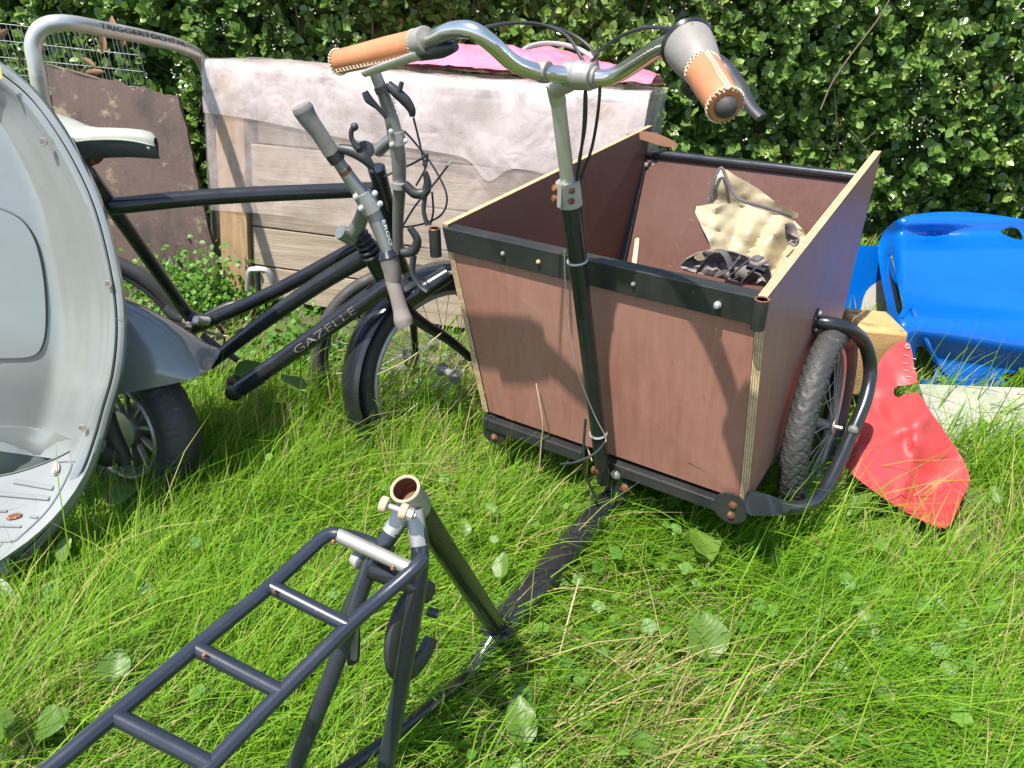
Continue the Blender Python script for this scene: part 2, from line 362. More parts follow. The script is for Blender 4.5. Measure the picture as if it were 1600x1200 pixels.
def smooth_poly(poly, n=4):
    out = []; N = len(poly)
    for i in range(N):
        p0, p1, p2, p3 = (V(poly[(i + k) % N]) for k in (-1, 0, 1, 2))
        for k in range(n):
            t = k / n; out.append(tuple(.5 * ((2 * p1) + (p2 - p0) * t + (2 * p0 - 5 * p1 + 4 * p2 - p3) * t * t + (3 * p1 - p0 - 3 * p2 + p3) * t ** 3)))
    return out
def patch(mb, outline, place, holes=(), step=10, thick=.003, sm=3):
    """a sheet with a traced outline: place(u, v) gives every point its own place in the world"""
    ol = smooth_poly(outline, sm) if sm > 1 else [tuple(p) for p in outline]; hs = [smooth_poly(h, sm) if sm > 1 else h for h in holes]
    pts = []; ed = []
    for lp in [ol] + hs:
        o = len(pts); pts += lp; ed += [(o + i, o + (i + 1) % len(lp)) for i in range(len(lp))]
    us = [p[0] for p in ol]; vs = [p[1] for p in ol]; nb = len(pts); B = np.array(pts)
    g = np.arange(min(us) + step / 2, max(us), step); h = np.arange(min(vs) + step / 2, max(vs), step)
    for i, a in enumerate(g):
        for b in h:
            q = (a, b + (step / 2 if i % 2 else 0))
            if inside(q, ol) and not any(inside(q, x) for x in hs) and np.min(np.hypot(B[:nb, 0] - q[0], B[:nb, 1] - q[1])) > step * .45: pts.append(q)
    co, _, tri, _, _, _ = delaunay_2d_cdt([V(p) for p in pts], ed, [], 0, 1e-5)
    fs = []
    for f in tri:
        c = (sum(co[k][0] for k in f) / 3, sum(co[k][1] for k in f) / 3)
        if inside(c, ol) and not any(inside(c, x) for x in hs): fs.append(tuple(f)[::-1])
    vs3 = [place(p[0], p[1]) for p in co]
    # faces wound so that the normal looks back to the camera side
    f0 = fs[len(fs) // 2]; n0 = (vs3[f0[1]] - vs3[f0[0]]).cross(vs3[f0[2]] - vs3[f0[0]])
    if n0.dot(V((0, 0, CAM_H)) - vs3[f0[0]]) < 0: fs = [f[::-1] for f in fs]
    mb.solid(vs3, fs, thick); return mb
def fbm(x, y, z=0, s=1.0, o=3): return noise.fractal(V((x * s, y * s, z * s)), 1.0, 2.0, o)
def struct(o): o['kind'] = 'structure'; return o
def stuff(o): o['kind'] = 'stuff'; return o
_fc = {}
def lettering(txt, name, mat, parent, place, length, size):
    """letters laid on a surface: place(x, y) maps metres along and across the line to the world"""
    c = bpy.data.curves.new('lettering', 'FONT'); c.body = txt; c.size = size; c.resolution_u = 3
    o = bpy.data.objects.new('tmp', c); link(o); dg = bpy.context.evaluated_depsgraph_get(); dg.update()
    me = bpy.data.meshes.new_from_object(o.evaluated_get(dg)); bpy.data.objects.remove(o)
    xs = [v.co.x for v in me.vertices]; x0, x1 = min(xs), max(xs); k = length / (x1 - x0); base = world_loc(parent)
    for v in me.vertices: v.co = place((v.co.x - x0) * k, v.co.y - size * .35) - base
    me.materials.append(mat); t = bpy.data.objects.new(name, me); link(t); t.parent = parent; return t

# ================================================================== SETTING
def gz(x, y): return .012 * fbm(x, y, 0, 2.2) + .012 * fbm(x + 9, y, 0, .9)
ax = np.concatenate([-np.geomspace(300, 3, 16), np.linspace(-2.8, 2.8, 71), np.geomspace(3, 300, 16)])
ay = np.concatenate([-np.geomspace(300, 1, 14), np.linspace(-.8, 4.4, 66), np.geomspace(4.6, 300, 16)])
g = MB(); g.grid([[(x, y, gz(x, y)) for x in ax] for y in ay]); struct(g.build('ground', M['ground']))
pv = MB(); pv.box8([(-30, 4.25, .0), (30, 4.25, .0), (30, 9, .0), (-30, 9, .0), (-30, 4.25, .045), (30, 4.25, .045), (30, 9, .045), (-30, 9, .045)])
struct(pv.build('pavement', M['pave'], smooth=False))

# ------------------------------------------------------------------ foliage helpers
def np_mesh(name, verts, faces_flat, counts, tint, mat, parent=None, smooth=True):
    me = bpy.data.meshes.new(name); base = world_loc(parent) if parent else V((0, 0, 0))
    verts = verts - np.array(base)[None, :]
    me.vertices.add(len(verts)); me.vertices.foreach_set('co', verts.astype(np.float32).ravel())
    me.loops.add(len(faces_flat)); me.loops.foreach_set('vertex_index', faces_flat.astype(np.int32))
    me.polygons.add(len(counts)); st = np.concatenate([[0], np.cumsum(counts)[:-1]])
    me.polygons.foreach_set('loop_start', st.astype(np.int32)); me.polygons.foreach_set('loop_total', counts.astype(np.int32))
    me.update(calc_edges=True)
    a = me.attributes.new('tint', 'FLOAT', 'POINT'); a.data.foreach_set('value', tint.astype(np.float32))
    me.materials.append(mat)
    if smooth: me.shade_smooth()
    o = bpy.data.objects.new(name, me); link(o)
    if parent: o.parent = parent
    return o
# one leaf template: 3 columns (left edge, rib, right edge) x 5 rows, pointed ends
LT = np.array([(0, 0, 0), (-.30, .22, .06), (0, .25, -.02), (.30, .22, .06), (-.42, .5, .09), (0, .52, -.01), (.42, .5, .09), (-.28, .8, .04), (0, .8, -.03), (.28, .8, .04), (0, 1.04, -.09)])
LT2 = np.array([(0, 0, 0), (-.42, .42, .08), (0, .42, -.01), (.42, .42, .08), (-.3, .78, .04), (0, .78, -.02), (.3, .78, .04), (0, 1.04, -.08)])
LF2 = [(0, 2, 1), (0, 3, 2), (1, 2, 5, 4), (2, 3, 6, 5), (4, 5, 7), (5, 6, 7)]
LT3 = np.array([(0, 0, 0), (-.45, .5, .06), (.45, .5, .06), (0, 1.04, -.05)]); LF3 = [(0, 2, 1), (1, 2, 3)]
LF = [(0, 2, 1), (0, 3, 2), (1, 2, 5, 4), (2, 3, 6, 5), (4, 5, 8, 7), (5, 6, 9, 8), (7, 8, 10), (8, 9, 10)]
def leaves_mesh(name, pos, dirs, nrm, size, wid, tint, mat, parent=None, T=LT, LF=LF):
    n = len(pos); d = dirs / np.linalg.norm(dirs, axis=1)[:, None]
    nn = nrm - d * (nrm * d).sum(1)[:, None]; nn /= np.linalg.norm(nn, axis=1)[:, None] + 1e-9
    x = np.cross(d, nn)
    co = pos[:, None, :] + size[:, None, None] * (T[None, :, 0, None] * wid[:, None, None] * x[:, None, :] + T[None, :, 1, None] * d[:, None, :] + T[None, :, 2, None] * nn[:, None, :])
    co = co.reshape(-1, 3); off = (np.arange(n) * len(T))
    fl = np.concatenate([np.array(f) for f in LF]); cn = np.array([len(f) for f in LF])
    return np_mesh(name, co, (off[:, None] + fl[None, :]).ravel(), np.tile(cn, n), np.repeat(tint, len(T)), mat, parent)

# ------------------------------------------------------------------ hedge
HY = 3.30
hedge = thing('hedge', 'dense clipped evergreen hedge of small glossy leaves filling the whole background', 'hedge', (0, HY + .3, 0))
def hedge_front(x, z): return HY + .1 * fbm(x, z, 5, 1.7) + .05 * fbm(x, z, 2, 5)
P, D, N_, SZ, TI = [], [], [], [], []
NS = 15500
for i in range(NS):
    x = RS.uniform(-3.3, 3.6); z = RS.uniform(.02, 1.75) if RS.rand() < .95 else RS.uniform(1.6, 1.9)
    dep = abs(RS.normal(0, .1)) if RS.rand() < .8 else RS.uniform(.1, .5)
    thin = math.exp(-((x - 1.62) / .28) ** 2 - ((z - .13) / .13) ** 2) + .8 * math.exp(-((x + 1.05) / .12) ** 2 - ((z - .35) / .2) ** 2)
    gap = fbm(x, z, 11, 2.6)
    if RS.rand() < thin * .93 or (gap < -.28 and RS.rand() < .75): continue
    if z < .3 and RS.rand() < .25: continue
    p = np.array([x, hedge_front(x, z) + dep, z])
    ax_ = np.array([RS.normal(0, .5), -.75 + RS.normal(0, .25), .35 + RS.normal(0, .45)]); ax_ /= np.linalg.norm(ax_)
    o1 = np.cross(ax_, [0, 0, 1.]); o1 /= np.linalg.norm(o1) + 1e-9; o2 = np.cross(ax_, o1)
    k = RS.randint(6, 11); tone = np.clip(RS.normal(.5, .17) + .25 * fbm(x, z, 3, 1.2), .02, .93)
    big = RS.uniform(.85, 1.2)
    for j in range(k):
        q = j * 2.4 + RS.uniform(-.4, .4); t = j / k
        out = (o1 * math.cos(q) + o2 * math.sin(q))
        dd = out * (1 - .55 * t) + ax_ * (.35 + .9 * t)
        P.append(p + ax_ * .075 * (t - .5)); D.append(dd); N_.append(ax_ * 1.0 - out * .4 + np.array([0, -.25, .55]))
        SZ.append(RS.uniform(.022, .055) * big * (1 - .3 * t)); TI.append(1.0 if RS.rand() < .004 else np.clip(tone + RS.normal(0, .1) + (.22 * t * t), 0, .94))
P, D, N_, SZ, TI = map(np.array, (P, D, N_, SZ, TI))
# the leaves that show largest (nearest the front face, inside the view) are parts of their own
rx = P[:, 0]; ry = P[:, 1]; rz = P[:, 2] - CAM_H; zz = ry * cp - rz * sp
uu = 800 + F * rx / zz; vv = 600 - F * (ry * sp + rz * cp) / zz
vis = (uu > 340) & (uu < 1590) & (vv > 5) & (vv < 330) & (P[:, 1] < HY + .1)
fr = np.where(vis, P[:, 1] - SZ * 4, 99)
top = np.argsort(fr)[:290]; rest = np.ones(len(P), bool); rest[top] = False
stuff(leaves_mesh('leaf_mass', P[rest], D[rest], N_[rest], SZ[rest], RS.uniform(.85, 1.15, rest.sum()), TI[rest], M['hedgeleaf'], hedge, LT2, LF2))
nb_ = 100000; bx = RS.uniform(-3.4, 3.7, nb_); bz = RS.uniform(0, 1.85, nb_); by = HY + RS.uniform(.12, .55, nb_)
kb = RS.rand(nb_) > .97 * np.exp(-((bx - 1.62) / .26) ** 2 - ((bz - .14) / .12) ** 2); bx, by, bz = bx[kb], by[kb], bz[kb]; nb_ = len(bx)
stuff(leaves_mesh('inner_leaf_mass', np.stack([bx, by, bz], 1), RS.normal(0, 1, (nb_, 3)), RS.normal(0, .6, (nb_, 3)) + [0, -.8, .5], RS.uniform(.035, .06, nb_), np.ones(nb_), np.clip(RS.normal(.5, .17, nb_), 0, .9), M['hedgeleaf'], hedge, LT3, LF3))
lm = MB(); lm.add([tuple(p) for p in LT], LF); lmo = lm.build('leaf', M['leafobj']); LM = lmo.data; bpy.data.objects.remove(lmo)
for i in top:
    d = V(D[i]).normalized(); n = V(N_[i]); n = (n - d * n.dot(d)).normalized(); x = d.cross(n)
    o = bpy.data.objects.new('leaf', LM); link(o); o.parent = hedge; s = SZ[i]
    m = Matrix((x, d, n)).transposed().to_4x4(); m = Matrix.Translation(V(P[i]) - world_loc(hedge)) @ m @ Matrix.Diagonal((s, s, s, 1)); o.matrix_local = m
# inner twigs, stems and longer shoots
tw = MB()
for i in range(260):
    x = RS.uniform(-3.2, 3.5); z = RS.uniform(0, 1.3); y = HY + RS.uniform(.08, .45); p = V((x, y, z)); pts = [p]
    d = V((RS.normal(0, .4), RS.normal(-.1, .2), 1)).normalized()
    for k in range(4): d = (d + V((RS.normal(0, .25), RS.normal(0, .2), 0))).normalized(); p = p + d * .12; pts.append(p)
    tw.tube(pts, [.005, .0045, .004, .003, .002], 5, True, 2)
tw.build('twig_tangle', M['bark'], hedge)['kind'] = 'stuff'
for x in np.arange(-3.1, 3.4, .42):
    x += RS.uniform(-.1, .1); MB().tube([(x, HY + .36, 0), (x + .04, HY + .28, .5), (x - .03, HY + .32, 1.1), (x, HY + .3, 1.6)], [.018, .015, .011, .006], 8, True, 4).build('stem', M['bark'], hedge)
for pts in ([(1282, 172), (1300, 130), (1330, 85), (1372, 30), (1395, -10)], [(90, 10), (120, 60), (135, 90)], [(1330, 205), (1350, 230), (1375, 262)]):
    MB().tube([Q(u, v, HY - .07 + .02 * k) for k, (u, v) in enumerate(pts)], [.0035] * len(pts), 6, True, 4).build('branch', M['bark'], hedge)
# pale buds
n = 1500; bx = RS.uniform(-3, 3.4, n); bz = RS.uniform(.1, 1.6, n)
keep = np.array([fbm(a, b, 7, 2) > -.02 for a, b in zip(bx, bz)]); bx, bz = bx[keep], bz[keep]; n = len(bx)
by = np.array([hedge_front(a, b) for a, b in zip(bx, bz)]) + RS.uniform(-.05, .03, n)
ctr = np.repeat(np.stack([bx, by, bz], 1), 5, 0) + RS.normal(0, .008, (n * 5, 3))
stuff(leaves_mesh('flower_buds', ctr, RS.normal(0, 1, (n * 5, 3)), RS.normal(0, 1, (n * 5, 3)), RS.uniform(.005, .011, n * 5), np.ones(n * 5), RS.rand(n * 5), M['flower'], hedge, LT3, LF3))

# ================================================================== CARGO TRICYCLE
Rv = V((.8256, -.5643, 0)); Lv = V((.5643, .8256, 0))         # across the box, along the box
tri = thing('cargo_tricycle', 'cargo tricycle with brown plywood box, swept handlebar with tan leather grips and missing rear wheel', 'cargo bike', (.3, 1.5, 0))
NLt, NRt = Q(690, 350, 1.60), Q(1199, 464, 1.214); FLt, FRt = Q(1012, 196, 2.344), Q(1377, 236, 1.958)
NLb, NRb, FRb = Q(755, 642, 1.618), Q(1168, 786, 1.236), Q(1300, 565, 1.78); FLb = NLb + (FRb - NRb)
nR = (FRt - NRt).cross(NRb - NRt).normalized()
if nR.x < 0: nR = -nR
nL = -(FLt - NLt).cross(NLb - NLt).normalized()
if nL.x > 0: nL = -nL
TH = .016
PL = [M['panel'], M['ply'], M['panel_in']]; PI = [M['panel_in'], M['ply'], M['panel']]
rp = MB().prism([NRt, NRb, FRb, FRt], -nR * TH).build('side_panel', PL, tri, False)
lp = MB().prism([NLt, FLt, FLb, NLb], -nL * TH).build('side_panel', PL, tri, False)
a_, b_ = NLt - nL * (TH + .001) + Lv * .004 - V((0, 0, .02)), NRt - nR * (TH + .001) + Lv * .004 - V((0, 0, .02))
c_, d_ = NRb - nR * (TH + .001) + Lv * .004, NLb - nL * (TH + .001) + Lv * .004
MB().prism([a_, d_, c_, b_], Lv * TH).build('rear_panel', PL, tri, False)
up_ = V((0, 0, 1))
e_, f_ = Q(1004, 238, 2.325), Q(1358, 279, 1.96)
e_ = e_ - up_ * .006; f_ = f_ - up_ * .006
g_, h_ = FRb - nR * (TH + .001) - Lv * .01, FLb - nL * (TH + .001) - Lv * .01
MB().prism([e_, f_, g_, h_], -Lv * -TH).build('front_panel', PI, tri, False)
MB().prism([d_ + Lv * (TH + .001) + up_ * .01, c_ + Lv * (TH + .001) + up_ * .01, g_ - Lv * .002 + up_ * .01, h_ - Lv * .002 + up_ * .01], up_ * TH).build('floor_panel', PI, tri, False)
# top rail of the rear panel: steel angle
ra, rb = Q(694, 354, 1.597), Q(1183, 463, 1.222)
rd = (rb - ra).normalized(); rn = rd.cross(up_).normalized()
if rn.y > 0: rn = -rn                                         # towards the camera
dn = (d_ - a_).normalized()
h1, th = .055, .004
ra2, rb2 = ra + rn * .008, rb + rn * .008
rail = MB().box8([ra2, rb2, rb2 + dn * h1, ra2 + dn * h1, ra2 - rn * th, rb2 - rn * th, rb2 + dn * h1 - rn * th, ra2 + dn * h1 - rn * th])
rail.box8([ra2 + up_ * .001, rb2 + up_ * .001, rb2 - rn * .035 + up_ * .001, ra2 - rn * .035 + up_ * .001, ra2 - up_ * .004, rb2 - up_ * .004, rb2 - rn * .035 - up_ * .004, ra2 - rn * .035 - up_ * .004])
rail = rail.build('top_rail', M['black_dusty'], tri, False, bevel=.0015)
def bolt(at, nrm, r, mat, parent, name='bolt', h=.005):
    at = V(at); nrm = V(nrm).normalized()
    return MB().cyl(at, at + nrm * h, r, 10, r * .3).cyl(at - nrm * .001, at + nrm * h * .35, r * 1.35, 14).build(name, mat, parent)
for (u, v, mt) in ((723, 384, 'dull_alu'), (808, 403, 'straw'), (1008, 445, 'dull_alu')):
    k = (u - 694) / 489; p = ra2.lerp(rb2, (Q(u, v, 1.4) - ra2).dot(rd) / (rb2 - ra2).length); bolt(p + dn * .028, rn, .0035, M[mt], rail)
bolt(ra2.lerp(rb2, .9) + dn * .03, rn, .005, M['lid'], rail, 'bolt', .012)
# hollow pipe ends at the two rear corners
for (u, v, y, L) in ((679, 357, 1.59, .062), (1191, 468, 1.205, .055)):
    p = Q(u, v, y); o = MB().pipe(p - up_ * L - Rv * .0, p, .013, .003).build('corner_socket', M['black_dusty'], tri)
    MB().ring(p, up_, .0115, .0018, 24, 6).build('rusty_rim', M['rust'], o)
# far top tube
MB().cyl(Q(1004, 238, 2.325), Q(1352, 278, 1.966), .0135, 16).build('front_rail', M['black'], tri)
pl = MB(); q0 = Q(1016, 258, 2.31)
pl.cyl(q0, q0 - Lv * .006, .034, 18); pl = pl.build('corner_bracket', M['black'], tri)
for du in (-7, 4): bolt(Q(1016 + du, 257, 2.295), -Lv, .006, M['alu'], pl)
# strip down the far left corner
MB().bar(e_ - Lv * .012 + Rv * .012 - up_ * .02, h_ - Lv * .012 + Rv * .012, .02, .02).build('corner_strip', M['black'], tri, False)
# bottom frame rails
bl, br = NLb - up_ * .012, NRb - up_ * .012
mid = bl.lerp(br, .46)
for p, q, nm in ((bl, mid - rd * .02, 0), (mid + rd * .02, br, 1)):
    MB().box8([p + rn * .012, q + rn * .012, q + rn * .012 - up_ * .028, p + rn * .012 - up_ * .028, p - rn * .02, q - rn * .02, q - rn * .02 - up_ * .028, p - rn * .02 - up_ * .028]).build('bottom_rail', M['black_dusty'], tri, False, bevel=.002)
fr_ = FRb - up_ * .02; MB().bar(NRb - up_ * .025 - nR * .02, fr_ - nR * .02, .03, .03).build('bottom_rail', M['black_dusty'], tri, False)
MB().bar(NLb - up_ * .025 - nL * .02, FLb - up_ * .03 - nL * .02, .03, .03).build('bottom_rail', M['black_dusty'], tri, False)
# corner plates with rusty bolts
for (u, v, y) in ((1143, 792, 1.236), (773, 672, 1.6)):
    p = Q(u, v, y) + rn * .004; o = MB().cyl(p - rn * .003, p + rn * .003, .036, 28).build('corner_plate', M['black_dusty'], tri)
    for dv in (-10, 14): bolt(p + rn * .003 + up_ * (-dv * .0011) + rd * .004, rn, .0065, M['rust'], o)
# wheel
def wheel(parent, c, axis, R, tr, spokes=28, rim_m='dull_alu', tread=None, seg=64, sec=16, hubw=.035, hubr=.02, tyre_m='rubber', spoke_r=.0012):
    c = V(c); axis = V(axis).normalized(); h = hub('wheel', parent, c)
    MB().ring(c, axis, R - tr, tr, seg, sec, rel=tread).build('tyre', M[tyre_m], h, angle=60)
    MB().ring(c, axis, R - 2 * tr - .004, .009, 64, 8, flat=1.5).build('rim', M[rim_m], h)
    hb = MB().tube([c - axis * hubw, c - axis * hubw * .9, c - axis * hubw * .8, c + axis * hubw * .8, c + axis * hubw * .9, c + axis * hubw], [hubr, hubr, hubr * .6, hubr * .6, hubr, hubr], 18, False)
    hb.cyl(c - axis * hubw * 1.5, c + axis * hubw * 1.5, .005, 10); hb.build('hub', M[rim_m], h)
    sp_ = MB(); x = axis.orthogonal().normalized(); y = axis.cross(x); Ri = R - 2 * tr
    for i in range(spokes):
        q = 2 * math.pi * i / spokes; q2 = q + (.55 if i % 4 < 2 else -.55); sd = 1 if i % 2 else -1
        sp_.tube([c + axis * hubw * .85 * sd + (x * math.cos(q2) + y * math.sin(q2)) * hubr * .95, c + (x * math.cos(q) + y * math.sin(q)) * Ri], spoke_r, 5, False)
    sp_.build('spokes', M['dull_alu'], h); return h
def zig(s_, g_):
    if math.cos(g_) < -.15: return 0
    wv = s_ / .026; a = abs((wv + .9 * abs(math.sin(g_ * 2.2)) ) % 1 - .5) * 2
    line = abs(((g_ + math.pi) % (2 * math.pi)) - math.pi); c_ = abs((line * 1.5 + .3 * math.sin(wv * 2 * math.pi)) % 1 - .5) * 2
    return -.0024 if (a > .8 or c_ > .82) else 0
WA = (V((.83, -.555, .07))).normalized()
wc = V((.728, 1.53, .25))
wheel(tri, wc, WA, .245, .03, 32, tread=zig, seg=620, sec=44)
# wheel guard bumper with its two plates
gp = [Q(1276, 503, 1.56), Q(1300, 506, 1.545), Q(1330, 516, 1.55), Q(1352, 540, 1.57), Q(1360, 580, 1.57), Q(1352, 625, 1.53), Q(1333, 672, 1.48), Q(1308, 728, 1.41), Q(1288, 766, 1.36), Q(1266, 787, 1.32), Q(1236, 794, 1.28), Q(1195, 790, 1.245)]
gd = MB().tube(gp, .0155, 14, True, 6).build('wheel_guard', M['black'], tri)
p = Q(1275, 502, 1.555); fl = MB().cyl(p - nR * .003, p + nR * .003, .03, 24).build('flange', M['black'], gd)
for s_ in (1, -1): bolt(p + nR * .003 + up_ * .02 * s_, nR, .006, M['dull_alu'], gd)
bolt(Q(1333, 671, 1.462), -Lv, .008, M['dull_alu'], gd)
pk = [(1172, 768), (1215, 778), (1238, 790), (1226, 802), (1195, 806), (1168, 802)]
patch(MB(), pk, lambda u, v: Q(u, v, 1.225 + (v - 768) * -.0006 + (u - 1172) * .0006), step=12, thick=.006, sm=3).build('guard_plate', M['rackblue'], tri)
# steering column
c0, c1 = Q(944, 752, 1.395), Q(889, 300, 1.335)
col = MB().tube([c0, c1], .0165, 20, False).build('steering_column', M['black'], tri)
c2 = Q(872, 160, 1.30)
st = MB().tube([c1 + (c1 - c2).normalized() * -.005, c2], .0125, 20, False)
ctop = Q(866, 128, 1.285); st.tube([c2, ctop], [.0135, .0145], 20, False)
st = st.build('stem', M['alu'], tri)
MB().cyl(ctop - (c2 - ctop).normalized() * -.001, ctop + (ctop - c2).normalized() * .002, .008, 16).build('stem_plug', M['straw'], st)
bc = Q(905, 118, 1.258)
MB().tube([ctop + V((0, 0, -.012)), bc], [.014, .017], 16, False).ell(bc, (.022, .022, .022), 20, 12).cyl(bc - Rv * .024, bc + Rv * .024, .0205, 24, .003).build('clamp', M['dull_alu'], st)
cl = MB().tube([c1 + (c0 - c1).normalized() * .025, c1 - (c0 - c1).normalized() * .02], .0215, 20, False).bar(c1 - Rv * .004 - Lv * .02 + up_ * .018, c1 - Rv * .004 - Lv * .02 - up_ * .022, .008, .012, Lv).build('column_clamp', M['dull_alu'], tri)
for dx, dz in ((-.017, .008), (-.017, -.01), (.012, .008), (.012, -.01)): bolt(c1 + Rv * dx - Lv * (.014 if dx > 0 else .018) + up_ * dz, -Lv + Rv * (dx * 20), .0055, M['rust'], cl)
# brace lugs at the column foot
for k, (u, v) in enumerate(((962, 742), (975, 762), (930, 735))): bolt(Q(u, v, 1.385), rn, .008, M['dull_alu' if k == 0 else 'rust'], tri)
# handlebar
hb = [Q(640, 76, 1.325), Q(672, 62, 1.28), Q(705, 48, 1.23), Q(738, 48, 1.20), Q(768, 68, 1.20), Q(800, 97, 1.22), Q(830, 110, 1.24), Q(862, 115, 1.255), Q(905, 118, 1.258), Q(940, 122, 1.243), Q(965, 116, 1.225), Q(1000, 94, 1.18), Q(1035, 72, 1.125), Q(1062, 66, 1.075), Q(1085, 78, 1.03), Q(1105, 110, .985)]
bar_ = MB().tube(hb, .0125, 18, True, 6).build('handlebar', M['chrome'], tri)
for u, v, y in ((850, 112, 1.25), (925, 121, 1.25)):
    p = Q(u, v, y); MB().cyl(p - Rv * .009, p + Rv * .009, .0165, 20, .003).build('cable_collar', M['housing'], bar_)
MB().tube([hb[3], hb[3].lerp(hb[4], .3)], .0128, 18, False).build('rust_patch', M['rust'], bar_)
def stitched(parent, a, b, r, cap_m=None):
    a = V(a); b = V(b); d = (b - a); L = d.length; d.normalize()
    o = MB().tube([a, a + d * .004, a + d * L * .3, a + d * L * .65, b - d * .004, b], [r * .92, r, r * 1.02, r * 1.08, r * 1.06, r * .98], 24, False).build('leather_grip', M['leather'], parent)
    x = d.orthogonal().normalized(); y = d.cross(x); s_ = MB()
    for e in (a, b):
        n = 26
        for i in range(n):
            q = 2 * math.pi * i / n; q2 = q + math.pi / n; sgn = 1 if e is a else -1
            s_.tube([e + (x * math.cos(q) + y * math.sin(q)) * r * 1.06, e + d * .005 * sgn + (x * math.cos(q2) + y * math.sin(q2)) * r * 1.07, e + (x * math.cos(q + 2 * math.pi / n) + y * math.sin(q + 2 * math.pi / n)) * r * 1.06], .0011, 5, False)
    toc = (V((0, 0, CAM_H)) - a); toc = (toc - d * toc.dot(d)).normalized(); sd = d.cross(toc)
    ln = (toc * .8 + sd * .6) ; k = 22
    for i in range(k):
        p0 = a + d * L * (i / k) + ln.normalized() * r * 1.07; s_.tube([p0 - sd * .003, p0 + d * L / k * .6 + sd * .003], .0010, 5, False); s_.tube([p0 + sd * .003, p0 + d * L / k * .6 - sd * .003], .0010, 5, False)
    s_.build('stitching', M['thread'], o); return o
gl = stitched(bar_, Q(528, 97, 1.42), Q(652, 68, 1.308), .0198)
p0_, p1_ = Q(648, 69, 1.312), Q(667, 62, 1.288); MB().cyl(p0_, p1_, .021, 22, .003).build('grip_collar', M['housing'], bar_)
lev = MB().tube([Q(655, 86, 1.29), Q(625, 96, 1.31), Q(590, 108, 1.34), Q(568, 116, 1.36)], [.006, .005, .005, .004], 10, True, 4, flat=1.6).build('brake_lever', M['alu'], bar_)
MB().tube([Q(655, 82, 1.31), Q(690, 78, 1.27), Q(712, 72, 1.25)], [.013, .012, .007], 12, True, 4).build('lever_mount', M['plastic_black'], bar_)
ga, gb = Q(1090, 95, 1.01), Q(1134, 166, .915)
gr_ = stitched(bar_, gb, ga.lerp(gb, .18), .0205)
gd_ = (gb - ga).normalized()
MB().cyl(gb, gb + gd_ * .0015, .0125, 24, .001).ell(gb, (.0135, .0135, .0135), 16, 8).build('end_plug', M['rubber'], gr_)
MB().tube([ga - gd_ * .046, ga - gd_ * .041, ga - gd_ * .036], [.028, .0345, .0325], 32, False).build('shifter_rim', M['black'], bar_)
MB().tube([ga - gd_ * .036, ga - gd_ * .012, ga + gd_ * .012, ga + gd_ * .018], [.0315, .029, .025, .022], 32, False).build('twist_shifter', M['housing'], bar_)
MB().tube([Q(1082, 120, 1.0), Q(1070, 135, 1.02), Q(1080, 148, 1.03), Q(1092, 150, 1.02)], .006, 8, True, 4).build('lever_mount', M['plastic_black'], bar_)
MB().tube([Q(1112, 88, 1.04), Q(1135, 105, 1.03), Q(1155, 135, 1.0), Q(1172, 165, .97), Q(1190, 184, .95)], [.009, .009, .010, .008, .0075], 12, True, 5, flat=.6).build('brake_lever', M['plastic_black'], bar_)
# cables
cab = [[(700, 68, 1.27), (760, 42, 1.30), (830, 36, 1.33), (880, 52, 1.33), (905, 85, 1.31), (914, 112, 1.29), (915, 190, 1.31), (905, 250, 1.33), (898, 300, 1.34)],
       [(735, 50, 1.26), (800, 36, 1.32), (870, 44, 1.35), (920, 72, 1.33), (935, 110, 1.285), (936, 160, 1.29), (925, 230, 1.315), (908, 280, 1.335), (903, 330, 1.34)],
       [(1085, 62, 1.04), (1050, 46, 1.10), (1005, 44, 1.17), (960, 62, 1.22), (928, 92, 1.25), (916, 120, 1.25), (912, 200, 1.29), (905, 260, 1.32), (900, 300, 1.335)],
       [(1088, 140, 1.03), (1000, 138, 1.18), (945, 140, 1.25), (928, 180, 1.29), (906, 240, 1.33)]]
for c in cab[:3]: MB().tube([Q(*p) for p in c], .0027, 8, True, 6).build('cable', M['plastic_black'], tri)
MB().tube([Q(905, 300, 1.33), Q(913, 380, 1.345), Q(935, 620, 1.37), Q(948, 700, 1.385)], .0026, 8, True, 6).build('cable', M['plastic_black'], tri)
MB().tube([Q(882, 390, 1.33), Q(884, 450, 1.33), Q(897, 560, 1.34), Q(925, 640, 1.36), Q(945, 680, 1.36), Q(946, 692, 1.355)], .0012, 6, True, 6).build('bare_wire', M['alu'], tri)
MB().tube([Q(946, 690, 1.355), Q(930, 708, 1.35), Q(900, 722, 1.34), Q(875, 725, 1.33)], .0028, 8, True, 6).build('cable', M['plastic_black'], tri)
MB().tube([Q(915, 655, 1.35), Q(912, 700, 1.35), Q(914, 740, 1.35), Q(930, 775, 1.35)], .003, 8, True, 6).build('cable', M['plastic_black'], tri)
for v, y in ((388, 1.33), (660, 1.37)):
    t_ = (v - 300) / 452; p = c1.lerp(c0, t_); MB().ring(p, (c0 - c1), .018, .0025, 20, 6).build('cable_clip', M['dull_alu'], tri)
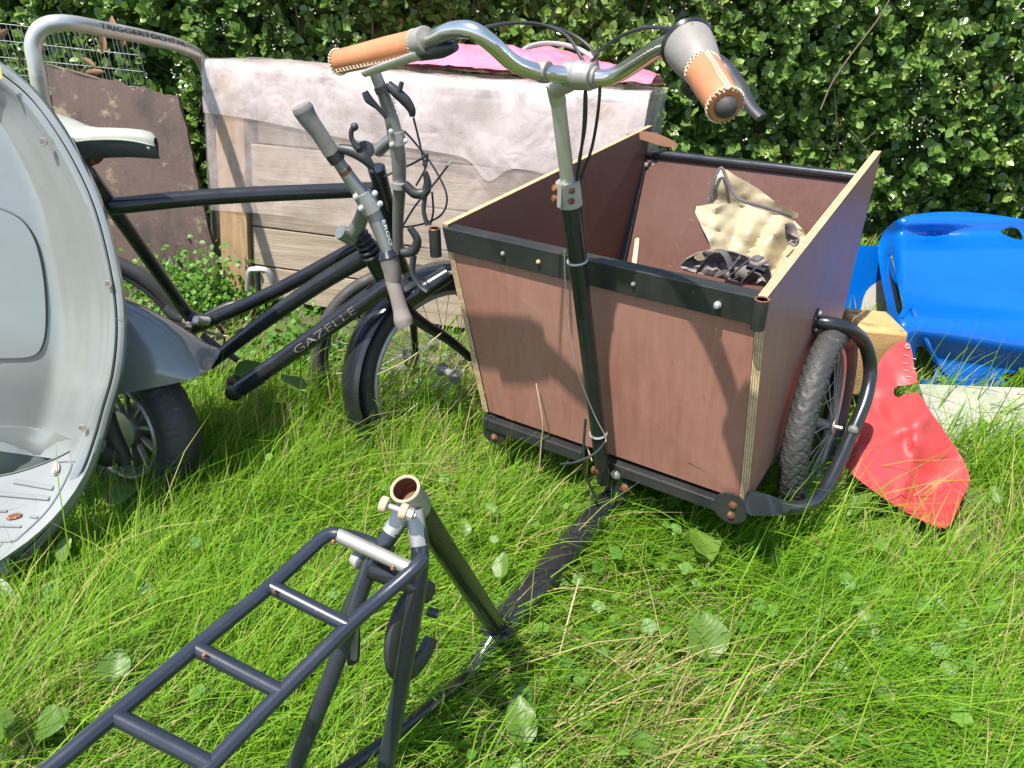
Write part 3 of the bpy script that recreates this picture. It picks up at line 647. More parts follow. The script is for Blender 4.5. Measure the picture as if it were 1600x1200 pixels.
# main frame tube from the column foot back to the bottom bracket
mt = MB().tube([Q(955, 778, 1.42), Q(918, 822, 1.33), Q(860, 890, 1.19), Q(784, 980, 1.03)], [.026, .030, .031, .031], 20, True, 6).build('main_tube', M['black'], tri)
MB().tube([Q(985, 752, 1.43), Q(955, 778, 1.42), Q(930, 800, 1.38)], [.026, .026, .024], 16, True, 4).build('frame_knuckle', M['black_dusty'], tri)
s0, s1 = Q(633, 764, .80), Q(778, 985, 1.01)
MB().tube([s0.lerp(s1, .07), s1], .0185, 22, False).build('seat_tube', M['black'], tri)
sd_ = (s0 - s1).normalized()
sc = MB().tube([s0 - sd_ * .055, s0 - sd_ * .05, s0 - sd_ * .001, s0], [.0188, .0205, .0205, .0195], 28, False, cap=False).build('seat_collar', M['dull_alu'], tri)
MB().tube([s0 + sd_ * .0005, s0 - sd_ * .03, s0 - sd_ * .031, s0 - sd_ * .0311], [.0182, .0172, .012, .0001], 28, False, cap=False).build('rusty_inside', M['rust'], sc)
MB().ring(s0, sd_, .0185, .0022, 32, 8).build('rim', M['straw'], sc)
e0, e1 = Q(600, 788, .765), Q(650, 806, .755)
for p in (e0, e0.lerp(e1, .62)): MB().cyl(p - (e1 - e0).normalized() * .005, p + (e1 - e0).normalized() * .005, .0105, 16, .002).build('clamp_ear', M['straw'], sc)
MB().cyl(e0, e1, .0042, 12).build('bolt', M['dull_alu'], sc); pq = e0.lerp(e1, .82); MB().cyl(pq - (e1 - e0).normalized() * .004, pq + (e1 - e0).normalized() * .004, .008, 6).build('nut', M['alu'], sc)
# seat stays, chain stays, bridge
MB().tube([Q(634, 800, .79), Q(608, 838, .77), Q(572, 900, .75), Q(520, 1050, .70), Q(460, 1200, .655), Q(430, 1270, .63)], [.012, .012, .012, .012, .012, .012], 16, True, 6).build('seat_stay', M['rackblue'], tri)
MB().tube([Q(648, 800, .79), Q(656, 850, .765), Q(652, 920, .74), Q(632, 1040, .71), Q(602, 1200, .675), Q(590, 1270, .65)], [.012, .012, .012, .012, .012, .012], 16, True, 6).build('seat_stay', M['rackblue'], tri)
MB().tube([Q(633, 797, .788), Q(610, 833, .772)], .0124, 16, False).build('sunlit_stay_end', M['dull_alu'], tri)  # sun on the upper stays, put in as pale metal sleeves over dark paint
MB().tube([Q(647, 797, .788), Q(655, 852, .7635)], .0124, 16, False).build('sunlit_stay_end', M['dull_alu'], tri)
MB().cyl(Q(578, 888, .752), Q(652, 915, .742), .0135, 16).build('stay_bridge', M['black'], tri)
MB().tube([Q(745, 1045, .95), Q(690, 1090, .86), Q(600, 1160, .75), Q(520, 1215, .68)], .0105, 14, True, 4).build('chain_stay', M['black'], tri)
bbq = Q(780, 988, 1.01); MB().cyl(bbq - Rv * .03, bbq + Rv * .03, .021, 20).build('bottom_bracket', M['black'], tri)
MB().tube([Q(775, 990, 1.0), Q(750, 1030, .96), Q(725, 1062, .92)], [.02, .016, .011], 14, True, 4).build('chain_stay_joint', M['black'], tri)
# ring lock hanging behind the seat tube
def arcp(pts): return [Q(*p) for p in pts]
lkc = Q(648, 985, .80); lkn = V((.90, -.42, .12)).normalized()
lk_ = MB().ring(lkc, lkn, .058, .017, 40, 12, flat=.55, a0=rad(-60), a1=rad(215), up=(0, 0, 1)).build('ring_lock', M['plastic_black'], tri)
MB().ring(lkc, lkn, .052, .005, 24, 8, a0=rad(60), a1=rad(150), up=(0, 0, 1)).build('shackle', M['lid'], lk_)
MB().tube(arcp([(668, 955, .81), (684, 960, .81)]), .007, 10, False).build('lock_button', M['plastic_black'], lk_)
MB().tube(arcp([(578, 900, .77), (560, 925, .77), (546, 960, .76), (552, 1000, .745), (552, 1035, .735)]), [.01, .016, .016, .012, .010], 12, True, 5, flat=.5).build('lock_body', M['plastic_black'], lk_)
MB().bar(Q(555, 980, .738), Q(553, 1030, .725), .008, .006).build('key_plate', M['dull_alu'], lk_, False)
MB().cyl(Q(556, 870, .775), Q(566, 878, .765), .012, 16, .002).build('lug', M['lid'], lk_)
# rear carrier
rack = hub('rear_carrier', tri, Q(500, 1000, .62))
Lr = [Q(528, 834, .775), Q(508, 838, .77), Q(470, 872, .735), Q(422, 916, .69), Q(305, 1012, .60), Q(178, 1118, .515), Q(70, 1208, .455), Q(0, 1265, .42)]
Rr = [Q(660, 872, .735), Q(648, 888, .72), Q(600, 930, .69), Q(545, 978, .65), Q(440, 1082, .57), Q(330, 1195, .49), Q(270, 1260, .45)]
RB = .0093
MB().tube(Lr, RB, 14, True, 5).build('rail', M['rackblue'], rack); MB().tube(Rr, RB, 14, True, 5).build('rail', M['rackblue'], rack)
MB().tube([Q(520, 832, .775), Q(560, 840, .785), Q(600, 856, .78), Q(612, 862, .775)], RB * .85, 14, True, 5).build('hoop', M['rackblue'], rack)
MB().tube([Lr[0] - up_ * .002, Q(640, 888, .722)], RB * .98, 14, False).build('rung', M['dull_alu'], rack)  # sunlit rung of the dark carrier: the brightness is put into a pale metal colour
for a, b in (((422, 916, .69), (545, 978, .65)), ((305, 1012, .60), (440, 1082, .57)), ((178, 1118, .515), (330, 1195, .49))):
    MB().tube([Q(*a), Q(*b)], RB, 14, False).build('rung', M['rackblue'], rack)
for (u, v, y) in ((521, 848, .765), (614, 888, .72), (430, 925, .675), (320, 1026, .585)): bolt(Q(u, v, y), (0, -.3, 1), .002, M['rust'], rack)

# ------------------------------------------------------------------ what lies in and on the box
def crump(u, v, s, k=0):
    d = noise.voronoi(V((u * s, v * s * 1.2, k)))[0]; return d[0]
def fold(u, v, s=.02, k=3): return fbm(u, v, k, s)
patch(MB(), [(978, 210), (1010, 209), (1045, 218), (1060, 228), (1035, 231), (1005, 222)], lambda u, v: Q(u, v, 2.27) + up_ * (.006 * math.sin((u - 978) * .04)), step=10, thick=.002).build('veneer_strip', M['veneer'], None) 
tag(bpy.data.objects['veneer_strip'], 'curled strip of tan veneer on the far left corner of the brown box', 'veneer strip')
cb = thing('cream_plastic_bag', 'crumpled cream plastic bag lying in the right corner of the brown box', 'plastic bag', Q(1180, 380, 1.75))
def bagy(u, v): return 1.78 - (v - 320) * .0013 + .075 * crump(u * .9 + v * .5, v * .35 - u * .2, .022) + .02 * crump(u * .3 - v, u * .4, .05, 3) - .045
patch(MB(), [(1088, 322), (1138, 318), (1165, 322), (1200, 330), (1240, 345), (1262, 372), (1255, 400), (1225, 425), (1200, 440), (1165, 428), (1120, 405), (1105, 372), (1092, 345)], lambda u, v: Q(u, v, bagy(u, v)), step=5, thick=.002, sm=2).build('bag_front', M['cream'], cb, angle=40)
def bagy2(u, v): return 1.91 - (v - 270) * .0006 + .035 * crump(u, v, .02, 5) + .01 * crump(u, v, .06, 7)
patch(MB(), [(1125, 262), (1150, 275), (1185, 295), (1215, 318), (1248, 334), (1235, 342), (1190, 330), (1140, 322), (1108, 325), (1112, 290)], lambda u, v: Q(u, v, bagy2(u, v)), step=6, thick=.002, sm=2).build('bag_back', M['cream'], cb, angle=40)
MB().tube([Q(1108, 322, 1.9), Q(1116, 285, 1.905), Q(1127, 262, 1.91), Q(1140, 290, 1.88), Q(1156, 312, 1.85), Q(1200, 325, 1.83), Q(1238, 338, 1.82)], 0.0022, 7, True, 4, flat=2).build('dark_hem', M['dark_strap'], cb)
MB().tube([Q(1093, 345, 1.75), Q(1108, 378, 1.73), Q(1118, 395, 1.71)], 0.002, 6, True, 4, flat=2).build('dark_hem', M['dark_strap'], cb)
patch(MB(), [(1228, 350), (1243, 352), (1248, 375), (1240, 384), (1228, 372)], lambda u, v: Q(u, v, 1.66 + .02 * fold(u, v, .05)), step=6, thick=.004, sm=3).build('dark_flap', M['bagcloth'], cb)
st_ = thing('webbing_straps', 'dark webbing straps and cloth heaped behind the rear rail of the box', 'straps', Q(1140, 420, 1.55))
patch(MB(), [(1062, 415), (1090, 396), (1125, 390), (1165, 400), (1200, 415), (1195, 448), (1130, 436), (1080, 424)], lambda u, v: Q(u, v, 1.58 - (u - 1060) * .0011 + .03 * fold(u, v, .05)), step=6, thick=.003, sm=2).build('cloth', M['bagcloth'], st_)
patch(MB(), [(1085, 400), (1120, 388), (1160, 398), (1185, 408), (1150, 404), (1115, 398), (1095, 408)], lambda u, v: Q(u, v, 1.57 - (u - 1060) * .0010), step=7, thick=.003, sm=3).build('cream_edge', M['cream'], st_)
for pts in ([(1090, 425), (1110, 398), (1128, 392), (1140, 410), (1145, 436)], [(1140, 432), (1160, 415), (1178, 402), (1190, 405)], [(1160, 440), (1180, 420), (1200, 408)], [(1118, 430), (1140, 420), (1155, 402)]):
    MB().tube([Q(u, v, 1.53 - (u - 1060) * .0012) for u, v in pts], .008, 8, True, 5, flat=.25).build('strap', M['dark_strap'], st_)
MB().bar(Q(1168, 416, 1.42), Q(1196, 424, 1.40), .018, .006).build('buckle', M['plastic_black'], st_, False)
o = MB().tube([Q(996, 374, 2.1), Q(994, 392, 2.06), Q(991, 415, 2.0)], [.007, .008, .008], 6, True, 3).build('wood_splinter', M['pale_wood']); tag(o, 'short splintered grey stick standing in the far left corner inside the box', 'stick')

# ================================================================== BICYCLES BEHIND THE BOX
bA = thing('black_bicycle', 'black bicycle with pale saddle and grey straight handlebar leaning before the wooden crate', 'bicycle', (-.5, 1.85, 0))
def T(parent, name, pts, r, m, **k): return MB().tube([Q(*p) for p in pts], r, k.pop('seg', 14), k.pop('smooth', True), k.pop('n', 6), **k).build(name, M[m], parent)
T(bA, 'top_tube', [(172, 323, 1.66), (340, 307, 1.75), (560, 297, 1.86), (600, 296, 1.88)], .0185, 'black', seg=20)
T(bA, 'seat_tube', [(132, 262, 1.64), (175, 323, 1.68), (305, 508, 1.93)], .0165, 'black', seg=20)
T(bA, 'seat_post', [(122, 248, 1.63), (136, 270, 1.645)], [.012, .012], 'dull_alu')
T(bA, 'seat_post_clamp', [(134, 268, 1.644), (150, 290, 1.655)], .0185, 'black')
T(bA, 'down_tube', [(303, 512, 1.93), (440, 450, 1.92), (575, 376, 1.90)], .019, 'black', seg=20)
T(bA, 'head_tube', [(588, 262, 1.83), (606, 330, 1.87), (622, 395, 1.90)], .021, 'black', seg=20)
T(bA, 'chain_guard', [(300, 508, 1.97), (340, 485, 1.98), (372, 474, 1.99), (400, 482, 2.0)], [.008, .012, .01, .006], 'plastic_black')
T(bA, 'crank_cover', [(296, 496, 1.9), (320, 502, 1.9)], [.022, .018], 'plastic_black')
cr = T(bA, 'front_derailleur', [(258, 480, 1.88), (272, 492, 1.88), (285, 498, 1.88)], [.010, .014, .012], 'plastic_black', flat=.6)
T(bA, 'bottom_bracket_cup', [(305, 500, 1.87), (325, 502, 1.9)], .012, 'alu')
MB().bar(Q(292, 506, 1.86), Q(300, 507, 1.86), .012, .012).build('cable_end_block', M['alu'], bA, False)
ch = MB()
for i in range(24):
    t_ = i / 23; p = Q(262 + 90 * t_, 486 + 38 * t_ + 8 * math.sin(t_ * 3), 1.92); ch.bar(p, p + V((.009, 0, -.003)), .004, .006)
ch.build('chain', M['straw'], bA)
for k in range(2): MB().ring(Q(318, 528 + 5 * k, 1.92), (.3, -.9, .2), .055, .0025, 32, 6).build('chainring', M['plastic_black'], bA)
T(bA, 'crank_arm', [(316, 524, 1.88), (345, 545, 1.86), (372, 563, 1.85)], [.009, .008, .009], 'plastic_black', flat=.6)
# pedal
pd = hub('pedal', bA, Q(402, 440, 2.05))
MB().tube([Q(*p) for p in ((386, 454, 2.05), (388, 425, 2.05), (398, 421, 2.05), (418, 423, 2.05), (426, 440, 2.05), (424, 452, 2.05))], .005, 8, True, 4, flat=1.6).build('pedal_cage', M['dull_alu'], pd)
MB().tube([Q(402, 424, 2.05), Q(404, 455, 2.05)], .008, 10, False).build('pedal_body', M['plastic_black'], pd)
# saddle
def saddle():
    h = hub('saddle', bA, Q(150, 215, 1.62)); st = [(62, .072, 176, 238), (75, .078, 174, 240), (92, .078, 178, 238), (110, .068, 187, 231), (128, .052, 196, 224), (148, .038, 199, 219.5), (172, .029, 199, 218), (198, .024, 200, 218.5), (222, .021, 202, 222), (236, .018, 206, 226), (243, .010, 214, 228)]
    rows, sk_, pipe_ = [], [], []
    for i, (u, hw, vt, vp) in enumerate(st):
        yc = 1.65 - .0002 * (u - 62); top = Q(u, vt, yc + hw * .3); edge = Q(u, vp, yc - hw)
        r = []
        for k in range(9):
            q = math.pi * k / 8
            r.append(V((top.x, yc + hw * math.cos(q), edge.z + (top.z - edge.z) * math.sin(q) ** .7)))
        rows.append(r); pipe_.append(r[-1])
        dz = .028 + .012 * math.sin(min(i / 10, 1) * 3.14)
        sk_.append([r[-1], r[-1] + V((0, .004, -dz * .6)), r[-1] + V((0, .012, -dz)), r[0] + V((0, -.012, -dz)), r[0]])
    MB().grid(rows).build('cover', M['saddle'], h, angle=70); MB().grid(sk_).build('skirt', M['dark_skirt'], h, angle=70)
    MB().tube(pipe_, .0016, 6, True, 3).build('piping', M['saddle'], h)
    MB().tube([Q(130, 247, 1.63), Q(150, 245, 1.63), Q(160, 240, 1.64)], [.02, .014, .006], 10, True, 3).build('clamp', M['rust'], h)
    e = Q(231, 231, 1.592); MB().cyl(e, e + V((.004, -.004, 0)), .0025, 10).build('rivet', M['alu'], h)
saddle()
# handlebar A (the further one)
sA = T(bA, 'stem', [(590, 236, 1.82), (606, 222, 1.80), (622, 212, 1.78)], [.0155, .0145, .0145], 'bar_grey', seg=18)
hA = T(bA, 'handlebar', [(583, 108, 1.76), (600, 150, 1.765), (614, 195, 1.77), (622, 240, 1.77), (624, 290, 1.775), (622, 345, 1.79), (622, 392, 1.80)], [.0125, .0135, .0165, .0172, .0155, .0135, .0125], 'bar_grey', seg=18)
T(hA, 'bar_clamp', [(618, 206, 1.765), (622, 226, 1.765)], .0195, 'dull_alu', seg=18)
for p in ((611, 205, 1.745), (634, 220, 1.745), (612, 226, 1.745)): bolt(Q(*p), (0, -1, .3), .004, M['alu'], hA)
T(hA, 'brake_clamp', [(596, 134, 1.755), (600, 144, 1.755)], .018, 'plastic_black'); T(hA, 'brake_clamp', [(624, 285, 1.765), (624, 294, 1.765)], .0195, 'dull_alu')
T(hA, 'brake_body', [(606, 132, 1.75), (620, 145, 1.745), (634, 158, 1.745), (643, 172, 1.745), (644, 182, 1.745)], [.010, .012, .012, .009, .006], 'plastic_black')
T(hA, 'brake_stub', [(624, 142, 1.74), (628, 128, 1.74)], [.006, .005], 'plastic_black')
T(hA, 'brake_lever', [(570, 143, 1.735), (576, 155, 1.735), (590, 168, 1.74), (604, 184, 1.745)], [.008, .0105, .006, .005], 'plastic_black', flat=.5)
T(hA, 'brake_body', [(632, 287, 1.75), (648, 302, 1.745), (664, 300, 1.745), (668, 285, 1.745), (664, 268, 1.745)], [.010, .012, .011, .009, .006], 'plastic_black')
T(hA, 'brake_lever', [(664, 305, 1.74), (662, 330, 1.73), (668, 352, 1.72)], [.007, .006, .007], 'plastic_black', flat=.6)
for pts in ([(646, 184, 1.745), (655, 220, 1.75), (664, 262, 1.75)], [(632, 205, 1.78), (650, 225, 1.77), (678, 262, 1.76), (698, 305, 1.75), (690, 335, 1.76), (660, 350, 1.78), (630, 355, 1.8)],
            [(703, 254, 1.70), (680, 285, 1.72), (650, 320, 1.74), (630, 352, 1.78)], [(600, 276, 1.82), (640, 258, 1.80), (668, 244, 1.78), (660, 258, 1.77)], [(675, 300, 1.76), (677, 330, 1.76), (672, 352, 1.75)], [(668, 240, 1.77), (665, 262, 1.76), (650, 290, 1.76)]):
    T(bA, 'cable', pts, .0024, 'plastic_black', seg=8)
T(bA, 'cable_tip', [(700, 258, 1.702), (705, 252, 1.699)], .003, 'alu', smooth=False, seg=8)
# front wheel of A behind, rear tyre seen past the scooter
ywA = 2.12
wheel(bA, Q(640, 560, ywA), V((.25, -1, .12)), .30, .02, 28, 'plastic_black', seg=96, spoke_r=.001)
T(bA, 'fork', [(622, 395, 1.90), (640, 450, 1.98), (650, 560, 2.1)], [.014, .013, .010], 'black')
wheel(bA, Q(120, 560, 2.0), V((.3, -1, .1)), .34, .022, 28, 'plastic_black', seg=96, spoke_r=.001)

bB = thing('step_through_bicycle', 'black low-step bicycle frame with GAZELLE lettering on its down tube beside the brown box', 'bicycle', (-.2, 1.75, 0))
T(bB, 'upper_tube', [(328, 568, 1.80), (400, 512, 1.79), (500, 443, 1.76), (588, 392, 1.72)], [.0165, .019, .0205, .022], 'black', seg=22)
B0, B1 = Q(376, 607, 1.72), Q(612, 440, 1.70)
MB().tube([B0, B0.lerp(B1, .5), B1], [.021, .022, .023], 24, False).build('down_tube', M['black'], bB)
bp_ = Q(366, 606, 1.75); ba_ = V((.3, -.94, .1)).normalized()
MB().cyl(bp_ - ba_ * .035, bp_ + ba_ * .035, .023, 20, .003).build('bottom_bracket', M['black'], bB)
T(bB, 'head_tube', [(575, 385, 1.70), (600, 430, 1.72), (632, 482, 1.74)], [.024, .025, .023], 'black', seg=22)
hs_ = MB()
for k in range(5): p = Q(562 + 4.5 * k, 366 + 8 * k, 1.695); hs_.ring(p, (Q(600, 430, 1.72) - Q(575, 385, 1.70)), .0175 + .001 * k, .004, 22, 8)
hs_.tube([Q(556, 358, 1.69), Q(585, 400, 1.705)], .017, 18, False).build('headset_spacers', M['plastic_black'], bB)
stm = T(bB, 'stem', [(545, 372, 1.68), (560, 352, 1.67), (568, 330, 1.65), (573, 312, 1.635)], [.016, .0165, .0145, .0165], 'bar_grey', seg=18)
T(stm, 'stem_bolt', [(537, 364, 1.655), (543, 368, 1.66)], .006, 'yellow', smooth=False)
T(bB, 'steerer_cap', [(531, 362, 1.66), (552, 374, 1.68)], .017, 'bar_grey')
hB = T(bB, 'handlebar', [(519, 238, 1.60), (535, 262, 1.605), (556, 292, 1.61), (575, 318, 1.615), (592, 355, 1.61), (606, 392, 1.60), (612, 410, 1.595)], [.0125, .0135, .0155, .0175, .0165, .014, .0135], 'bar_grey', seg=20)
T(hB, 'bar_clamp', [(565, 302, 1.608), (582, 330, 1.61)], .0205, 'dull_alu', seg=18)
for p in ((556, 307, 1.59), (586, 302, 1.585), (594, 318, 1.585), (564, 325, 1.59)): bolt(Q(*p), (-.2, -1, .4), .0045, M['alu'], hB)
T(hB, 'rust_patch', [(537, 264, 1.6045), (541, 270, 1.606)], .0141, 'rust', smooth=False, seg=18)
T(hB, 'grip', [(470, 165, 1.585), (474, 172, 1.586), (482, 186, 1.588), (497, 206, 1.592), (510, 226, 1.597), (518, 238, 1.60)], [.019, .0215, .019, .0165, .0165, .0175], 'grip_grey', seg=26)
T(hB, 'grip', [(613, 438, 1.59), (620, 462, 1.575), (626, 484, 1.565), (630, 500, 1.555), (633, 510, 1.55)], [.0165, .016, .0175, .0215, .019], 'grip_brown', seg=26)
T(hB, 'twist_shifter', [(607, 402, 1.595), (612, 420, 1.592), (615, 438, 1.59)], [.0215, .020, .018], 'grip_brown', seg=26)
T(hB, 'shifter_collar', [(604, 392, 1.598), (607, 402, 1.595)], [.016, .0235], 'black', seg=26)
T(hB, 'brake_clamp', [(520, 240, 1.60), (528, 251, 1.603)], .0175, 'plastic_black', seg=18)
T(hB, 'brake_body', [(530, 232, 1.59), (550, 236, 1.585), (568, 246, 1.58), (582, 262, 1.58)], [.009, .012, .012, .007], 'plastic_black')
T(hB, 'brake_lever', [(554, 199, 1.575), (549, 205, 1.575), (550, 218, 1.575), (560, 232, 1.575)], [.0065, .005, .005, .007], 'plastic_black')
MB().ell(Q(554, 198, 1.575), (.008, .008, .008), 12, 8).build('lever_ball', M['plastic_black'], hB)
p = Q(571, 234, 1.59); dd_ = (V((0, 0, CAM_H)) - p).normalized(); dial = MB().cyl(p, p + dd_ * .008, .018, 24, .002).build('gear_dial', M['plastic_black'], hB)
T(hB, 'brake_body', [(628, 395, 1.59), (645, 392, 1.585), (652, 375, 1.58), (640, 355, 1.58)], [.009, .012, .009, .007], 'plastic_black')
T(hB, 'brake_lever', [(646, 400, 1.58), (645, 425, 1.57), (655, 445, 1.56), (668, 456, 1.55)], [.009, .007, .007, .006], 'plastic_black', flat=.6)
T(hB, 'cable', [(582, 262, 1.58), (595, 290, 1.62), (606, 330, 1.68)], .0022, 'plastic_black', seg=8)
# fork, fender, front wheel of B
T(bB, 'fork', [(632, 482, 1.74), (660, 505, 1.76), (700, 530, 1.79), (736, 560, 1.82)], [.016, .015, .013, .011], 'black')
wcB = Q(700, 582, 1.87); axB = V((.62, -.78, .12)).normalized()
wheel(bB, wcB, axB, .275, .021, 32, 'dull_alu', seg=120, spoke_r=.0009)
fe = MB(); xx = V((0, 0, 1)); xx = (xx - axB * xx.dot(axB)).normalized(); yy = axB.cross(xx); rows = []
for i in range(41):
    q = rad(-25 + 135 * i / 40); e = xx * math.cos(q) + yy * math.sin(q)
    if yy.x > 0: e = xx * math.cos(q) - yy * math.sin(q)
    rows.append([wcB + e * (.296 + .016 * math.cos(k * 1.0)) + axB * .042 * math.sin(k * 1.0) for k in (-1.5, -1, -.5, 0, .5, 1, 1.5)])
fe.grid(rows, .0015).build('mudguard', M['black'], bB, angle=60)
T(bB, 'headlight_bracket', [(640, 468, 1.72), (662, 452, 1.72), (700, 428, 1.74)], [.02, .022, .02], 'black', seg=18)
# lettering on the down tube
td = (B1 - B0).normalized(); tc = V((0, 0, CAM_H)) - B0.lerp(B1, .5); tc = (tc - td * tc.dot(td)).normalized(); tu = td.cross(tc)
if tu.z < 0: tu = -tu
def on_tube(p0, d, fr, up, r):
    return lambda x, y: p0 + d * x + (fr * math.cos(y / r) + up * math.sin(y / r)) * (r + .0014)
i0 = B0.lerp(B1, .40); ln_ = (B1 - B0).length * .39
fr2 = (tc * .95 - tu * .1).normalized()
lettering('GAZELLE', 'lettering', M['text_grey'], bB, on_tube(i0, td, fr2, td.cross(fr2) * (1 if td.cross(fr2).z > 0 else -1), .0225), ln_, .026)
def bar_text(o, txt, a, b, r, s):
    a = Q(*a); b = Q(*b); d = (b - a).normalized(); c = V((0, 0, CAM_H)) - a; c = (c - d * c.dot(d)).normalized(); s2 = -d.cross(c) if d.cross(c).x < 0 else d.cross(c)
    c = (c * .8 + s2 * .6).normalized(); s2 = d.cross(c); s2 = s2 if s2.x > 0 else -s2
    lettering(txt, 'lettering', M['text_white'], o, lambda x, y: a + d * x + (c * math.cos(y / r) + s2 * math.sin(y / r)) * (r + .0008), (b - a).length, s)
bar_text(hB, 'ERGO', (592, 345, 1.61), (604, 384, 1.60), .0165, .012)
bar_text(hA, 'ERGO', (606, 155, 1.765), (616, 180, 1.768), .0158, .012)

# ================================================================== LEFT: BARRIER, MESH, BOARDS
hp = thing('tubular_barrier', 'bent stainless steel tube barrier with TRIGGERTOCHT.NL lettering before the hedge', 'barrier', G(340, 440))
bt = [Q(100, 290, 2.25), Q(70, 180, 2.25), (Q(58, 110, 2.25)), Q(52, 68, 2.26), Q(68, 42, 2.28), Q(105, 36, 2.32), Q(170, 47, 2.45), Q(235, 60, 2.62), Q(284, 73, 2.78), Q(312, 91, 2.88), Q(326, 128, 2.98), Q(331, 200, 3.02), Q(335, 300, 3.06), Q(341, 420, 3.08)]
bt[0] = bt[1] + (bt[1] - bt[2]).normalized() * .75
MB().tube(bt, .0215, 22, True, 7).build('tube', M['alu'], hp)
t0, t1 = Q(148, 40.5, 2.40), Q(297, 73, 2.79); td = (t1 - t0).normalized(); fr2 = (V((0, 0, CAM_H)) - t0); fr2 = (fr2 - td * fr2.dot(td)).normalized()
u2 = td.cross(fr2); u2 = u2 if u2.z > 0 else -u2; f3 = (fr2 * .93 + u2 * .37).normalized(); u3 = td.cross(f3); u3 = u3 if u3.z > 0 else -u3
b3 = [Q(105, 36, 2.32), Q(170, 47, 2.45), Q(235, 60, 2.62), Q(284, 73, 2.78), Q(312, 91, 2.88)]
def along(x, L=(t1 - t0).length):
    w_ = .66 + x / L * 2.30; i = min(int(w_), 2) if w_ < 3 else 3; i = int(w_); tt = w_ - i; a_q = [bt[4]] + b3 + [bt[9]]; p0, p1, p2, p3 = a_q[i], a_q[i + 1], a_q[i + 2], a_q[i + 3]
    return .5 * ((2 * p1) + (p2 - p0) * tt + (2 * p0 - 5 * p1 + 4 * p2 - p3) * tt * tt + (3 * p1 - p0 - 3 * p2 + p3) * tt ** 3)
lettering('TRIGGERTOCHT.NL', 'lettering', M['text_black'], hp, lambda x, y: along(x) + (f3 * math.cos(y / .0215) + u3 * math.sin(y / .0215)) * .0228, (t1 - t0).length, .021)
wm = thing('wire_fence_panel', 'grey welded wire mesh panel standing behind the rotten brown board', 'wire fence', G(100, 400))
ww = MB(); W0, W1 = Q(-60, 30, 3.05), Q(212, 60, 3.12); dr = (W1 - W0); 
for i in range(34): p = W0 + dr * (i / 33) + V((RS.normal(0, .004), 0, 0)); ww.tube([p, V((p.x + .01, p.y, 0))], .0011, 5, False)
for zf in np.arange(0, 1.0, .058): ww.tube([W0 - V((0, 0, zf)), W1 - V((0, 0, zf))], .001, 5, False)
stuff(ww.build('mesh_wires', M['zinc'], wm))
# dry leaves caught in the mesh
for k, (u, v, a) in enumerate(((160, 85, .3), (150, 105, 1.2), (178, 60, .1), (135, 105, 2.2), (30, 105, .8), (15, 45, 2.0), (190, 75, .4), (165, 112, 1.6))):
    lmw = MB().add([tuple(p) for p in LT], LF); p = Q(u, v, 3.02); ob = lmw.build('dead_leaf', M['deadleaf']); ob.location = p; ob.rotation_euler = (1.4, a, a * 2); ob.scale = (.03, .075, .05)
    tag(ob, ('curled tan leaf hanging under the middle of the steel tube', 'dry leaf in the mesh just above the middle of the brown board top', 'dry leaf right under the start of the tube lettering', 'brown leaf above the left end of the brown board top', 'brown leaf in the mesh left of the steel tube, lower one', 'brown leaf at the very top left corner of the mesh', 'tan leaf hanging furthest right in the wire mesh', 'crumpled orange brown leaf lying on the top edge of the brown board')[k], 'leaf', 'dry leaves caught in the wire mesh')
bd = MB()
K = [Q(76, 102, 3.0), Q(283, 152, 2.92), Q(350, 440, 2.80), Q(150, 470, 2.86)]
def bdp(a, b): return (K[0] * (1 - a) + K[1] * a) * (1 - b) + (K[3] * (1 - a) + K[2] * a) * b
n = 26; rows = []
for j in range(n + 1):
    rows.append([bdp(i / n, j / n) + (V((0, .0, .012 * fbm(i / 3, j / 3, 4) if j == 0 else 0)) + V(((.010 * fbm(i / 3, j / 3, 8) if i in (0, n) else 0), 0, 0))) + V((0, -.01 * math.sin(j / n * 3), 0)) for i in range(n + 1)])
o = bd.grid(rows, .016).build('rotten_board', M['board'], None); o.data.polygons.foreach_get
tag(o, 'large rotten dark brown board leaning on the wire mesh under the steel tube', 'board')
MB().tube([bdp(.0, .0) + V((0, -.012, .004)), bdp(.3, .0) + V((0, -.014, 0)), bdp(.42, .0) + V((0, -.012, -.004))], [.004, .006, .004], 7, True, 3).build('broken_edge', M['board'], o).location = (0, 0, 0)
fb = [G(232, 450, .03), G(318, 450, .03), G(332, 478, .03), G(262, 500, .03), G(218, 490, .03)]
bb_ = MB(); bb_.add(fb + [p - V((0, 0, .018)) for p in fb], [tuple(range(5))[::-1], (5, 6, 7, 8, 9)] + [(i, (i + 1) % 5, 5 + (i + 1) % 5, 5 + i) for i in range(5)])
tag(bb_.build('flat_board', M['panel'], None, False), 'small red-brown board lying flat on the soil behind the bicycle seat tube', 'board')

# ------------------------------------------------------------------ crate
cr = thing('wooden_crate', 'large wooden crate of weathered planks half covered in plastic film', 'crate', G(360, 470))
CL, CR = Q(352, 478, 2.80), Q(1000, 470, 2.33)
cx = V((1.405, -.40, -.04)).normalized(); cup = V((.09, .10, .85)).normalized(); cyv = cup.cross(cx).normalized(); CLEN = 1.46; Z0 = .04; ZT = .845
cb0 = V((-1.11, 2.75, .02))
def C_(s, z, d=0): return cb0 + cx * s + cyv * d + cup * z
def plank(parent, s0, s1, z0, z1, d0, d1, m='wood_plank', nm='plank'):
    j = RS.uniform(-.002, .002, 4)
    return MB().box8([C_(s0, z0 + j[0], d0), C_(s1, z0 + j[1], d0), C_(s1, z1 + j[2], d0), C_(s0, z1 + j[3], d0), C_(s0, z0 + j[0], d1), C_(s1, z0 + j[1], d1), C_(s1, z1 + j[2], d1), C_(s0, z1 + j[3], d1)]).build(nm, M[m], parent, False, bevel=.003)
